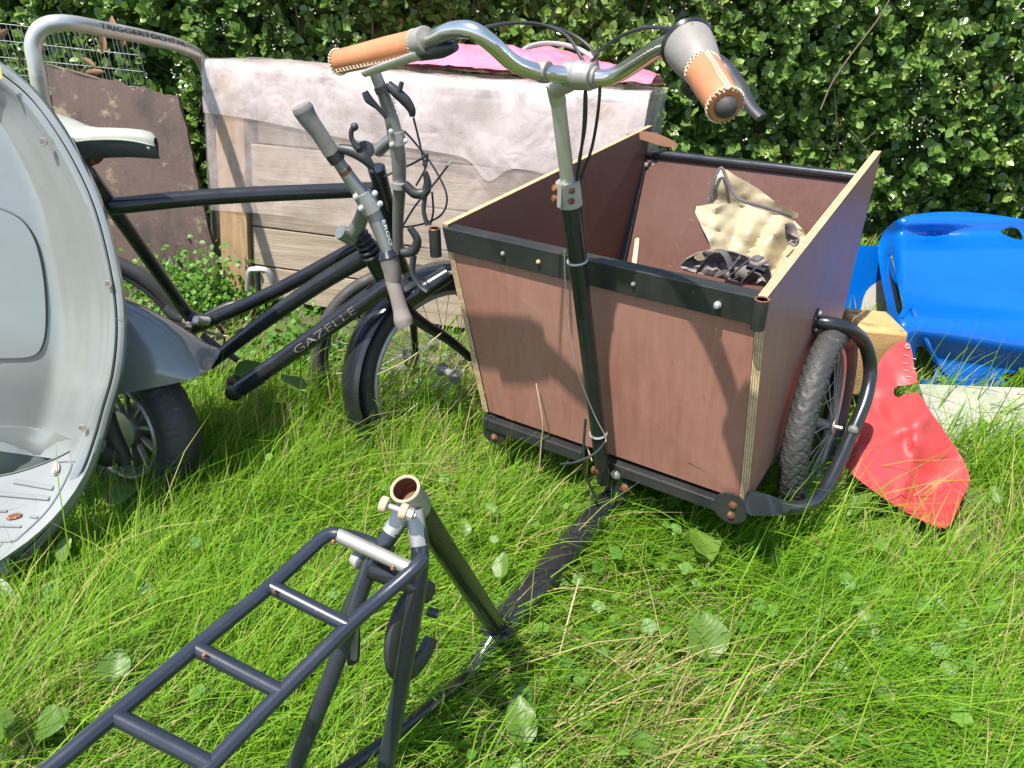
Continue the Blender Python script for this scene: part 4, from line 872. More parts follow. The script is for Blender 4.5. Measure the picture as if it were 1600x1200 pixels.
plank(cr, 0, .115, -.02, ZT - .01, -.024, .022, 'wood_post', 'corner_post')
plank(cr, CLEN - .11, CLEN, -.02, ZT - .01, -.024, .022, 'wood_post', 'corner_post')
zs = [Z0, .17, .315, .46, .61, ZT]
for a, b in zip(zs[:-1], zs[1:]):
    plank(cr, .118 if a < .6 else .0, CLEN - .112 if a < .6 else CLEN, a, b - .006, .0 if a < .6 else .024, .02 if a < .6 else .04)
    plank(cr, .0, CLEN, a, b - .006, .72, .74)
for a, b in zip(zs[:-1], zs[1:]):
    for s0 in (.001, CLEN - .021):
        MB().box8([C_(s0, a, .042), C_(s0 + .02, a, .042), C_(s0 + .02, a, .718), C_(s0, a, .718), C_(s0, b - .006, .042), C_(s0 + .02, b - .006, .042), C_(s0 + .02, b - .006, .718), C_(s0, b - .006, .718)]).build('plank', M['wood_plank'], cr, False)
for k in range(5): 
    MB().box8([C_(0, ZT, .145 * k + .01), C_(CLEN, ZT, .145 * k + .01), C_(CLEN, ZT, .145 * k + .15), C_(0, ZT, .145 * k + .15), C_(0, ZT + .015, .145 * k + .01), C_(CLEN, ZT + .015, .145 * k + .01), C_(CLEN, ZT + .015, .145 * k + .15), C_(0, ZT + .015, .145 * k + .15)]).build('plank', M['wood_plank'], cr, False)
for s0 in (.24, .74, 1.24): plank(cr, s0, s0 + .09, -.03, Z0 - .003, .0, .74, 'wood_plank', 'foot')
# plastic
fl_ = thing('plastic_sheet', 'milky translucent plastic sheeting draped over the top and front of the wooden crate', 'plastic sheet', C_(0, 0))
def drape(z0f, z1f, off, seed, n=90, m=26, over=.5, dl=0):
    rows = []
    for i in range(n + 1):
        s = -.035 + (CLEN + .07) * i / n; r = []
        zl = z0f(s)
        for k in range(m + 1):
            z = zl + (ZT + .03 - zl) * k / m
            r.append(C_(s, z, -.03 - off + .008 * fbm(s, z, seed, 3) + .003 * abs(fbm(s, z, seed + 3, 9)) + .03 * (k / m) ** 6))
        for k in range(1, 9):
            d = over * k / 8; r.append(C_(s, ZT + .035 + .014 * fbm(s, d, seed, 5), -.0 + d))
        rows.append(r)
    return MB().grid(rows)
drape(lambda s: .36 + .02 * math.sin(s * 5) - .03 * s, None, .0, 3).build('film_layer', M['film'], fl_, angle=80)
drape(lambda s: .70 - .07 * s + .004 * math.sin(s * 9) - .06 * math.exp(-((s - 1.02) / .05) ** 2), None, .008, 13, 100, 18).build('film_fold', M['film_dense'], fl_, angle=80)
rows = [[C_(-.036 - .004 * fbm(z, d, 4, 6), z, d) for z in np.linspace(.36, ZT + .035, 14)] for d in np.linspace(-.035, .6, 14)]
MB().grid(rows).build('film_layer', M['film_dense'], fl_, angle=80)
rows = [[C_(CLEN + .034 + .01 * fbm(z, d, 4, 6), z, d) for z in np.linspace(.1, ZT + .035, 14)] for d in np.linspace(-.035, .6, 14)]
MB().grid(rows).build('film_layer', M['film_dense'], fl_, angle=80)
def bump_c(s, d):
    return .015 + (.05 * math.exp(-((s - .78) / .22) ** 2) + .055 * math.exp(-((s - 1.15) / .2) ** 2) + .03) * math.exp(-((d - .32) / .2) ** 4) * (1 + .25 * fbm(s, d, 2, 6)) + .006 * fbm(s, d, 4, 20)
rows = [[C_(s, ZT + .03 + bump_c(s, d), d) for d in np.linspace(.10, .66, 30)] for s in np.linspace(.42, CLEN + .02, 80)]
tag(MB().grid(rows).build('pink_plastic_sheet', M['pink'], None, angle=80), 'crumpled pink plastic sheet heaped on top of the crate behind the handlebars', 'plastic sheet')
p = C_(1.14, ZT + .10, .26)
lid = thing('round_lid', 'round grey plastic lid lying on the pink plastic on top of the crate', 'lid', p)
MB().ring(p, (.1, -.35, 1), .13, .008, 48, 8).build('lid_rim', M['lid'], lid); MB().cyl(p - V((0, 0, .012)), p - V((.0, .001, .004)), .125, 40).build('lid_disc', M['lid'], lid)

# ================================================================== SCOOTER
sco = thing('grey_scooter', 'silver grey motor scooter at the left edge, its leg shield and floorboard towards the camera', 'scooter', (-1.0, 1.5, 0))
rim = [(-140, 30, 1.52), (-60, 62, 1.52), (0, 97, 1.52), (52, 138, 1.51), (95, 192, 1.49), (132, 254, 1.47), (162, 322, 1.45), (183, 400, 1.43), (195, 470, 1.41), (197, 530, 1.39), (190, 590, 1.37), (176, 640, 1.355), (162, 690, 1.34), (143, 742, 1.315), (112, 797, 1.28), (74, 846, 1.25), (32, 886, 1.22), (-20, 925, 1.19), (-110, 975, 1.15)]
R3 = []
for i in range(len(rim) - 1):
    p0, p1, p2, p3 = (V(rim[max(0, min(len(rim) - 1, i + k))]) for k in (-1, 0, 1, 2))
    for k in range(6):
        t = k / 6; R3.append(.5 * ((2 * p1) + (p2 - p0) * t + (2 * p0 - 5 * p1 + 4 * p2 - p3) * t * t + (3 * p1 - p0 - 3 * p2 + p3) * t ** 3))
R3.append(V(rim[-1]))
def sect(lst, i0, i1, nm, m, thick=.0025):
    rows = []
    for i in range(i0, i1):
        p = R3[i]; q = R3[min(i + 1, len(R3) - 1)] - R3[max(i - 1, 0)]; nn = V((-q.y, q.x)).normalized()  # inward = left of travel
        if nn.x > 0 and i < 20 * 6: nn = nn
        nn = V((-abs(nn.x) if i < 84 else nn.x, nn.y)) if False else nn
        row = []
        for off, dy in lst:
            row.append(Q(p.x + nn.x * off, p.y + nn.y * off, p.z + dy))
        rows.append(row)
    return MB().grid(rows, thick).build(nm, M[m], sco, angle=50)
q = R3[40] - R3[38]; nn = V((-q.y, q.x)); SG = 1 if nn.x < 0 else -1
def L_(l): return [(SG * a, b) for a, b in l]
N3 = len(R3)
sect(L_([(-1, .05), (-1.5, .02), (0, .004), (3, -.004), (10, -.008), (13, -.007)]), 0, N3, 'rim_trim', 'scooter')
sect(L_([(12.5, .001), (15.5, .001)]), 0, N3, 'trim_seam', 'scooter_seam')
sect(L_([(15, -.0045), (18, -.007), (27, -.006), (31, .0)]), 0, N3, 'inner_rim', 'scooter')
# leg shield: one smooth concave sheet
def shield():
    rows = []
    for i in range(0, 78):
        p = R3[i]; e = V((-190, p.y * .72 + 150)); row = []
        q = R3[min(i + 1, N3 - 1)] - R3[max(i - 1, 0)]; nn = V((-q.y, q.x)).normalized() * SG; 
        s0 = V((p.x, p.y)) + nn * 29
        for k in range(30):
            t = k / 29; uv = s0.lerp(e, t ** 1.3)
            dy = .0 + .055 * math.sin(min(t * 3.2, 1) * math.pi / 2) ** 2 - .12 * (max(0, t - .3) ** 1.2) + .006 * math.sin(t * 22) * math.exp(-((t - .22) / .1) ** 2)
            row.append(Q(uv.x, uv.y, p.z + dy))
        rows.append(row)
    m_ = MB().grid(rows, .002); m_.build('leg_shield', M['scooter'], sco, angle=60); return BVHTree.FromPolygons([V(p) for p in m_.v], m_.f)
SBV = shield()
def on_shield(u, v, off=.004, alt=1.37):
    d = ray(u, v).normalized(); h = SBV.ray_cast(V((0, 0, CAM_H)), d)
    return (h[0] if h[0] else Q(u, v, alt)) - d * off
gbx = [(-60, 322), (-20, 322), (10, 330), (38, 348), (58, 385), (69, 440), (72, 500), (66, 540), (48, 557), (0, 560), (-60, 560)]
patch(MB(), gbx, lambda u, v: on_shield(u, v, .005), step=14, thick=.004, sm=3).build('glovebox_door', M['scooter'], sco)
MB().tube([on_shield(u, v, .004) for u, v in gbx], .0016, 6, True, 5).build('glovebox_seam', M['scooter_seam'], sco)
# floorboard
FZ = .295
fo = [(-140, 760), (-40, 748), (20, 738), (70, 722), (112, 702), (146, 680), (146, 700), (130, 745), (100, 790), (62, 830), (20, 862), (-40, 898), (-140, 930)]
FZf = lambda u, v: FZ + max(0, (150 + v * 0 - abs(v - 700))) * 0
def fplace(u, v): return Q(u, v, 1.36 - (v - 690) * .00105 + min(0, u) * 0)
flr = patch(MB(), fo, fplace, step=14, thick=.01, sm=2).build('floorboard', M['scooter'], sco)
def fp(u, v, up=.003): return fplace(u, v) + V((0, -up * .5, up))
def loop(pts, r=.0016, m='scooter_seam', nm='rib'):
    P_ = [fp(u, v) for u, v in smooth_poly(pts, 4)]; P_.append(P_[0]); return MB().tube(P_, r, 6, False).build(nm, M[m], flr)
for a_1, b_1, w_1 in (((22, 752), (84, 763), .011), ((-40, 768), (78, 779), .011), ((-40, 798), (12, 799), .006), ((-40, 820), (34, 823), .006), ((46, 807), (60, 809), .006)):
    MB().bar(fp(*a_1, .001), fp(*b_1, .001), w_1, .005, (0, -.4, 1)).build('rib', M['scooter'], flr, False, bevel=.0022)
MB().tube([fp(u, v, .0005) for u, v in ((-40, 846), (16, 846), (34, 836), (78, 792), (108, 738), (110, 722), (92, 722))], .0022, 8, True, 5).build('rib', M['scooter'], flr)
hole = [fp(u, v, .0035) for u, v in smooth_poly([(10, 812), (16, 806), (30, 802), (35, 804), (32, 809), (18, 813)], 3)]
MB().add(hole, [tuple(range(len(hole)))]).build('drain_hole', M['rust'], flr)
hole = [fp(u, v, .0035) for u, v in smooth_poly([(81, 741), (82, 730), (88, 723), (94, 727), (93, 738), (87, 744)], 3)]
MB().add(hole, [tuple(range(len(hole)))]).build('screw_recess', M['housing'], flr); bolt(fp(87, 738, .004), (0, -.4, 1), .004, M['dull_alu'], flr)
MB().tube([fp(u, v, .001) for u, v in ((-140, 762), (-40, 750), (20, 740), (70, 724), (112, 704), (148, 682))], .0015, 6, True, 5).build('floor_seam', M['scooter_seam'], flr)
# lower inner panel above the floorboard
def tun(u, v):
    a, b = on_shield(u, v, .003, 1.39), Q(u, v, 1.375); return Q(u, v, a.y + (b.y - a.y) * sstep(675, 735, v))
patch(MB(), [(-60, 664), (-20, 666), (40, 668), (84, 674), (125, 690), (152, 676), (152, 690), (110, 730), (60, 745), (0, 755), (-60, 765)], tun, step=16, thick=.004, sm=2).build('tunnel_panel', M['scooter'], sco)
for u, v in ((67, 222), (169, 444), (128, 669)):
    i = min(range(N3), key=lambda k: (R3[k].x - u - 20) ** 2 + (R3[k].y - v) ** 2); p = Q(u, v, R3[i].z - .012); MB().cyl(p + V((0, .004, 0)), p, .0065, 18).ring(p, (0, -1, .4), .0065, .0014, 18, 6).build('screw_recess', M['housing'], sco)
MB().tube([Q(182, 498, 1.385), Q(197, 506, 1.38)], .0008, 5, False).build('trim_joint', M['scooter_seam'], sco)
MB().cyl(Q(45, 866, 1.205), Q(44, 868, 1.20), .005, 12).build('screw', M['rust'], sco)
# tape
patch(MB(), [(-60, 872), (8, 858), (14, 880), (8, 905), (-20, 925), (-60, 930)], lambda u, v: Q(u, v, 1.185), step=12, thick=.0008, sm=2).build('tape', M['tape'], sco)
patch(MB(), [(-10, 908), (5, 905), (22, 925), (24, 938), (18, 944), (0, 928)], lambda u, v: Q(u, v, 1.16 - (v - 905) * .0006), step=8, thick=.0008, sm=2).build('tape_end', M['tape'], sco)
patch(MB(), [(-10, 103), (1, 105), (4, 122), (-8, 126)], lambda u, v: Q(u, v, 1.49), step=8, thick=.001, sm=1).build('sticker', M['yellow'], sco)
# front mudguard
mg = []
_t = [(120, 445), (160, 458), (190, 472), (225, 488), (258, 508), (290, 533), (314, 556), (325, 570), (328, 577)]
_b = [(110, 640), (150, 626), (175, 619), (205, 612), (240, 605), (275, 598), (303, 590), (320, 583), (328, 578)]
tops = [tuple(V(_t[i]).lerp(V(_t[i + 1]), k / 3)) for i in range(8) for k in range(3)] + [_t[-1]]; bots = [tuple(V(_b[i]).lerp(V(_b[i + 1]), k / 3)) for i in range(8) for k in range(3)] + [_b[-1]]
for i_, (a, b) in enumerate(zip(tops, bots)):
    dd = .095 * math.sqrt(max(.0004, 1 - (i_ / 24) ** 3)); T_ = Q(a[0], a[1], 1.60); B_ = Q(b[0], b[1], 1.60 - dd); row = []
    for k in range(17):
        q = math.pi * k / 16; w_ = math.sin(q)
        row.append(V((B_.x + (T_.x - B_.x) * w_, B_.y + (1 - math.cos(q)) * (T_.y - B_.y), B_.z + (T_.z - B_.z) * w_)))
    mg.append(row)
MB().grid(mg, .003).build('front_mudguard', M['scooter'], sco, angle=60)
# front wheel
wA = V((-.42, -.86, .16)).normalized(); wC = Q(205, 664, 1.60)
wh = hub('wheel', sco, wC)
def sct(s_, g_): return -.0025 if (math.cos(g_) > .2 and (s_ / .016) % 1 > .85 and abs(math.sin(g_)) > .35) else 0
MB().ring(wC, wA, .165, .045, 240, 24, rel=sct, flat=1.1).build('tyre', M['rubber'], wh, angle=60)
MB().ring(wC + wA * .035, wA, .126, .007, 64, 10, flat=1.4).build('rim', M['wheel_alloy'], wh); MB().ring(wC - wA * .01, wA, .12, .02, 64, 8, flat=2).build('rim_well', M['plastic_black'], wh)
MB().tube([wC - wA * .03, wC + wA * .02, wC + wA * .032, wC + wA * .034], [.052, .052, .048, .03], 32, False).build('hub', M['wheel_alloy'], wh)
x_ = wA.orthogonal().normalized(); y_ = wA.cross(x_)
for i in range(12):
    q = 2 * math.pi * i / 12; e = x_ * math.cos(q) + y_ * math.sin(q); MB().bar(wC + wA * .012 + e * .045, wC + wA * .028 + e * .122, .008, .012, wA).build('spoke', M['wheel_alloy'], wh, False, bevel=.001)
MB().tube([Q(150, 600, 1.50), Q(166, 660, 1.49), Q(196, 722, 1.475)], [.03, .024, .018], 16, True, 5).build('fork_leg', M['plastic_black'], sco)
MB().tube([Q(150, 700, 1.45), Q(175, 712, 1.47)], [.03, .03], 12, False).build('axle_arm', M['plastic_black'], sco)

# ================================================================== RIGHT: BLUE SHELL, RED SHEET, BLOCKS
bs = thing('blue_plastic_bodywork', 'bright blue moulded plastic vehicle body shell lying on old boards at the right', 'body shell', G(1520, 640))
def blue_y(u, v):
    y = 2.50 - .35 * sstep(340, 520, v) * 1.0 - .0007 * max(0, v - 480)
    crease = 512 + (u - 1430) * .16                                  # below the crease the wall drops steeply
    y -= .05 * sstep(crease - 60, crease, v)
    y += .055 * sstep(crease, crease + 45, v) * sstep(1405, 1440, u)
    y += .10 * (1 - sstep(0, 60, (v - 330) * .9)) + .13 * (1 - sstep(1372, 1412, u))
    y -= .04 * math.exp(-((v - 345) / 12) ** 2)
    y += .05 * math.exp(-((u - 1455) / 45) ** 2 - ((v - 368) / 10) ** 2) + .0001 * (u - 1500)
    return y
bo = [(1372, 392), (1376, 372), (1392, 350), (1420, 337), (1470, 331), (1530, 333), (1590, 341), (1680, 356), (1780, 380), (1800, 460), (1800, 560), (1790, 640), (1700, 634), (1600, 629), (1540, 623), (1500, 629), (1465, 624), (1450, 618), (1440, 596), (1432, 570), (1422, 545), (1405, 515), (1392, 500), (1384, 470), (1376, 430)]
holes = [[(1388, 402), (1394, 400), (1399, 425), (1405, 452), (1411, 478), (1402, 492), (1394, 460), (1388, 430)], [(1563, 362), (1578, 356), (1592, 359), (1598, 374), (1582, 372)], [(1431, 548), (1441, 541), (1455, 558), (1461, 582), (1452, 594), (1440, 590), (1432, 572)], [(1564, 588), (1580, 582), (1640, 582), (1655, 600), (1610, 616), (1590, 606)]]
patch(MB(), bo, lambda u, v: Q(u, v, blue_y(u, v)), holes, 7, .004, 3).build('upper_shell', M['blue'], bs, angle=60)
MB().tube([Q(u, v, blue_y(u, v) - .004) for u, v in ((1410, 497), (1424, 478), (1430, 492), (1448, 535), (1470, 575), (1500, 610))], [.003, .006, .008, .008, .006, .003], 8, True, 5).build('moulded_ridge', M['blue'], bs)
o2 = thing('blue_body_section', 'darker blue panel with bare grey lower part between the brown box and the blue shell', 'body panel', G(1350, 480))
patch(MB(), [(1296, 388), (1345, 384), (1382, 386), (1392, 400), (1408, 470), (1404, 520), (1340, 520), (1290, 512)], lambda u, v: Q(u, v, 2.66 - (v - 385) * .0009 + .03 * sstep(1372, 1400, u)), step=10, thick=.004, sm=2).build('blue_face', M['blue'], o2)
patch(MB(), [(1354, 455), (1372, 440), (1392, 432), (1404, 470), (1412, 505), (1400, 516), (1344, 512), (1346, 480)], lambda u, v: Q(u, v, 2.648 - (v - 385) * .0009), step=10, thick=.002, sm=2).build('bare_patch', M['blue_inside'], o2)
# foam block
A0, A1, A2, A3 = Q(1335, 502, 2.02), Q(1410, 508, 2.02), Q(1422, 520, 1.93), Q(1345, 512, 1.90)
fbk = MB(); zb = V((0, 0, .22)); top = [A0 + V((0, .1, 0)), A1 + V((0, .1, 0)), A2, A3]; fbk.box8([p - zb for p in top] + top)
o = fbk.build('foam_block', M['foam'], None, True, bevel=.012); tag(o, 'weathered tan foam block standing between the cargo wheel and the red vinyl', 'foam block')
# old mossy board under the blue shell
ob_ = [Q(1440, 618, 1.98), Q(1800, 620, 2.02), Q(1800, 735, 1.72), Q(1600, 715, 1.70), Q(1478, 690, 1.74)]
mb_ = MB(); 
patch(mb_, [(1436, 600), (1600, 606), (1850, 610), (1850, 740), (1700, 728), (1600, 712), (1540, 700), (1482, 700), (1455, 660)], lambda u, v: G(u, v, .13 - (v - 600) * .00095), step=16, thick=.03, sm=1)
tag(mb_.build('mossy_board', M['oldboard'], None, angle=30), 'grey green weathered board lying on the grass under the blue shell', 'board')
# red vinyl
def red_y(u, v):
    y = 1.91 - (v - 535) * .00192 + (u - 1400) * .0002
    y += .035 * math.sin((u * .8 + v * .6) * .035 + 1.5) * sstep(540, 640, v) + .05 * crump(u, v, .011, 2) + .006 * crump(u, v, .035, 6) - .03
    for (x0, y0, x1, y1, a) in ((1370, 640, 1480, 800, .03), (1340, 705, 1445, 655, -.028), (1398, 605, 1420, 700, .022), (1445, 640, 1405, 785, -.03), (1380, 560, 1430, 640, .018)):
        L2 = (x1 - x0) ** 2 + (y1 - y0) ** 2; t = max(0, min(1, ((u - x0) * (x1 - x0) + (v - y0) * (y1 - y0)) / L2)); d = math.hypot(u - x0 - t * (x1 - x0), v - y0 - t * (y1 - y0)); y += a * math.exp(-d / 15)
    return y
ro = [(1402, 536), (1415, 533), (1424, 545), (1428, 572), (1433, 598), (1402, 603), (1396, 613), (1403, 621), (1432, 613), (1452, 640), (1480, 680), (1503, 715), (1515, 748), (1502, 780), (1486, 818), (1466, 824), (1440, 812), (1392, 786), (1345, 752), (1322, 728), (1325, 690), (1345, 640), (1362, 592), (1380, 556)]
rv = patch(MB(), ro, lambda u, v: Q(u, v, red_y(u, v)), step=7, thick=.0025, sm=2).build('red_vinyl_sheet', M['red'], None, angle=75)
tag(rv, 'crumpled red vinyl sheet draped on the grass beside the cargo wheel', 'vinyl sheet')
e = Q(1418, 541, 1.895); g_o = MB().ring(e, (0, -1, .3), .006, .0018, 18, 6).build('eyelet', M['alu']); g_o.parent = rv
stt = MB()
for (u, v) in ((1413, 555), (1411, 567), (1412, 578), (1416, 588), (1424, 560), (1424, 575)): stt.tube([Q(u, v, red_y(u, v) - .004), Q(u + 7, v + 1, red_y(u + 7, v) - .004)], .0012, 5, False)
so_ = stt.build('stitching', M['thread']); so_.parent = rv

# ================================================================== GRASS AND WEEDS
def gznp(x, y): return np.array([gz(a, b) for a, b in zip(x, y)])
def blades(name, n, ymin, ymax, Lr, wr, seed, lean=1.0, keepf=None, tintf=None, xr=(.55, .86)):
    R_ = np.random.RandomState(seed); y = ymin + (ymax - ymin) * R_.rand(n) ** 1.05
    hw = xr[0] + xr[1] * y; x = (R_.rand(n) * 2 - 1) * hw
    if keepf is not None: k = keepf(x, y, R_); x, y = x[k], y[k]
    n = len(x); z = gznp(x, y) - .006
    # tufts: pull the roots towards random centres
    L = R_.uniform(*Lr, n) * (1 + .3 * np.array([fbm(a, b, 1, 3.) for a, b in zip(x, y)]))
    wd = R_.uniform(*wr, n)
    flow = np.array([fbm(a, b, 6, 1.3) for a, b in zip(x, y)]); ang = .45 + 1.7 * flow + R_.normal(0, .75, n)
    dx, dy = np.cos(ang), np.sin(ang); bend = np.clip(R_.normal(.55, .3, n) * lean, .05, 1.3)
    px, py = -dy, dx; tw = R_.uniform(-.9, .9, n)
    ts = np.array([0, .38, .72, 1.0]); ww = np.array([.75, 1, .7, 0.0]); co = []
    for t, w_ in zip(ts, ww):
        h = L * bend * (.35 * t + .65 * t ** 2); v_ = L * t * (1 - .45 * np.minimum(bend, 1.2) * t)
        cx_, cy_, cz_ = x + dx * h, y + dy * h, z + v_
        wx, wy = (px * np.cos(tw * t) + dx * np.sin(tw * t)) * wd * w_ * .5, (py * np.cos(tw * t) + dy * np.sin(tw * t)) * wd * w_ * .5
        if w_ > 0: co.append(np.stack([cx_ - wx, cy_ - wy, cz_], 1)); co.append(np.stack([cx_ + wx, cy_ + wy, cz_ + wd * .12], 1))
        else: co.append(np.stack([cx_, cy_, cz_], 1))
    co = np.stack(co, 1).reshape(-1, 3); off = np.arange(n) * 7
    fl = np.array([0, 1, 3, 2, 2, 3, 5, 4, 4, 5, 6]); cn = np.array([4, 4, 3])
    dry = np.array([fbm(a + 4, b, 9, 1.6) for a, b in zip(x, y)])
    ti = np.clip(R_.normal(.5, .2, n) + .15 * flow, 0, .9)
    if tintf is not None: ti = tintf(x, y, ti, R_)
    isdry = R_.rand(n) < np.clip(.07 + .3 * dry + .3 * np.exp(-((x - .22) / .22) ** 2 - ((y - .9) / .25) ** 2) + .2 * np.exp(-((x + .25) / .15) ** 2 - ((y - .75) / .2) ** 2), .01, .5); ti[isdry] = R_.uniform(.93, 1, isdry.sum())
    return stuff(np_mesh(name, co, (off[:, None] + fl[None, :]).ravel(), np.tile(cn, n), np.repeat(ti, 7), M['grass']))
def seg_d(x, y, a, b):
    ab = np.array(b) - np.array(a); t = np.clip(((x - a[0]) * ab[0] + (y - a[1]) * ab[1]) / (ab @ ab), 0, 1); return np.hypot(x - a[0] - t * ab[0], y - a[1] - t * ab[1])
def KR(x, y, R_):
    q = R_.rand(len(x)); red = (((x - .93) / .27) ** 2 + ((y - 1.55) / .3) ** 2 < 1) & (q < .985)
    tube = ((seg_d(x, y, (.27, 1.36), (-.03, .98)) < .085) | (seg_d(x, y, (.33, 1.3), (.03, .93)) < .05)) & (q < .3); st_ = (seg_d(x, y, (-.05, .93), (-.2, .66)) < .05) & (q < .7)
    return ~(red | tube | st_)
blades('grass', 76000, .22, 1.75, (.10, .25), (.0014, .0034), 21, lean=1.45, keepf=KR)
blades('far_grass', 30000, 1.6, 3.35, (.06, .17), (.0022, .005), 22, keepf=lambda x, y, R_: KR(x, y, R_) & (R_.rand(len(x)) < np.where((x < -.25) & (y > 2.2), .15, 1)))
blades('tall_tuft_grass', 9000, 1.35, 2.0, (.16, .28), (.0018, .0036), 25, lean=.8, keepf=lambda x, y, R_: (x < -.25) & (x > -1.05))
blades('short_grass', 45000, .22, 2.2, (.03, .08), (.0012, .003), 23, lean=1.5)
blades('long_grass', 3200, .3, 2.0, (.24, .4), (.0018, .0036), 24, lean=1.6, keepf=KR)
# little lobed leaves in the turf
def lobed(n, seed, region):
    R_ = np.random.RandomState(seed); pos, dr_, nr_, sz, ti = [], [], [], [], []; stalks = MB()
    for _ in range(n):
        x, y = region(R_); h = R_.uniform(.07, .135); c = np.array([x, y, gz(x, y) + h]); s = R_.uniform(.009, .018); a0 = R_.uniform(0, 6.28); nrm = np.array([R_.normal(0, .3), -.35 + R_.normal(0, .3), 1.]); tone = R_.uniform(.3, 1)
        for k in range(5):
            a = a0 + k * 1.256; pos.append(c); dr_.append([math.cos(a), math.sin(a), .1 + R_.normal(0, .1)]); nr_.append(nrm); sz.append(s * R_.uniform(.85, 1.1)); ti.append(tone)
    pos, dr_, nr_, sz, ti = map(np.array, (pos, dr_, nr_, sz, ti)); dr_ = dr_ - nr_ * (dr_ * nr_).sum(1)[:, None] / (nr_ ** 2).sum(1)[:, None]
    return stuff(leaves_mesh('ground_cover_leaves', pos, dr_, nr_, sz, np.full(len(sz), 1.25), ti, M['weed']))
def reg(R_):
    while True:
        y = R_.uniform(.35, 2.3); x = R_.uniform(-1, 1) * (.2 + .72 * y)
        if fbm(x, y, 3, 2.0) > R_.uniform(-.3, .5) and ((x - .93) / .3) ** 2 + ((y - 1.55) / .33) ** 2 > 1: return x, y
lobed(330, 5, reg)
lobed(90, 6, lambda R_: (R_.normal(.68, .2), R_.normal(.95, .13)))
# leafy bright green weeds at the foot of the boards
wd_ = thing('leafy_weed', 'bright green bushy weed growing before the rotten brown board', 'weed', G(300, 430))
n = 2600; R_ = np.random.RandomState(3); cc = np.stack([R_.normal(-1.19, .13, n), R_.normal(2.72, .09, n), np.abs(R_.normal(0, .085, n))], 1)
cc[:, 2] = cc[:, 2] + .02
stuff(leaves_mesh('foliage', cc, R_.normal(0, 1, (n, 3)) + [0, 0, .4], R_.normal(0, .5, (n, 3)) + [0, -.5, 1], R_.uniform(.012, .026, n), np.full(n, 1.), R_.uniform(.3, 1, n), M['weed'], wd_))
for k in range(5): x = -1.3 + .07 * k; MB().tube([(x, 2.7, 0), (x + .02, 2.68, .13), (x + .05, 2.66, .24 + .02 * (k % 3))], [.002, .0015, .001], 5, True, 3).build('stem', M['straw'], wd_)
n = 700; cc = np.stack([R_.normal(-.72, .1, n), R_.normal(2.3, .08, n), np.abs(R_.normal(0.03, .06, n))], 1)
w2 = thing('leafy_weed', 'low green weed under the edge of the crate between the two bicycles', 'weed', (-.72, 2.3, 0))
stuff(leaves_mesh('foliage', cc, R_.normal(0, 1, (n, 3)), R_.normal(0, .5, (n, 3)) + [0, -.5, 1], R_.uniform(.012, .026, n), np.full(n, 1.), R_.uniform(.1, .8, n), M['weed'], w2))
# broad leaved weeds, each a plant
def leaf_template(lobes, seed, wid=.32):
    R_ = np.random.RandomState(seed); mb = MB(); rows = []; uvs = []; n = 22; wob = R_.uniform(-.12, .12)
    for i in range(n + 1):
        t = i / n; w_ = wid * (math.sin(math.pi * min(1, t * .93 + .07)) ** .7) * (1.0 if t > .25 else .25 + 3 * t)
        w_ *= 1 + lobes * (.5 * math.cos(t * 30) + .2 * R_.uniform(-1, 1))
        w_ = max(w_, .012) if t < .98 else .004; z = -.18 * t * t + .12 * t
        rows.append([(s_ * w_ + wob * t * t, t, z + .28 * abs(s_) * wid * (1.2 - t) - .02 * (1 - abs(s_)) + .03 * math.sin(9 * t + s_ * 3) * abs(s_)) for s_ in (-1, -.66, -.33, 0, .33, .66, 1)])
    mb.grid(rows); fs = mb.f
    for k, f in enumerate(fs): mb.uv[k] = [((j % 7 - 3) / 3 * .5 if (j % 7) <= 3 else -(j % 7 - 3) / 3 * .5, (j // 7) / n * 2) for j in f]
    o = mb.build('leaf', M['weedleaf'], angle=80); me = o.data; bpy.data.objects.remove(o); return me
LTM = [leaf_template(.06, 1, .30), leaf_template(.16, 2, .24), leaf_template(.05, 3, .42)]
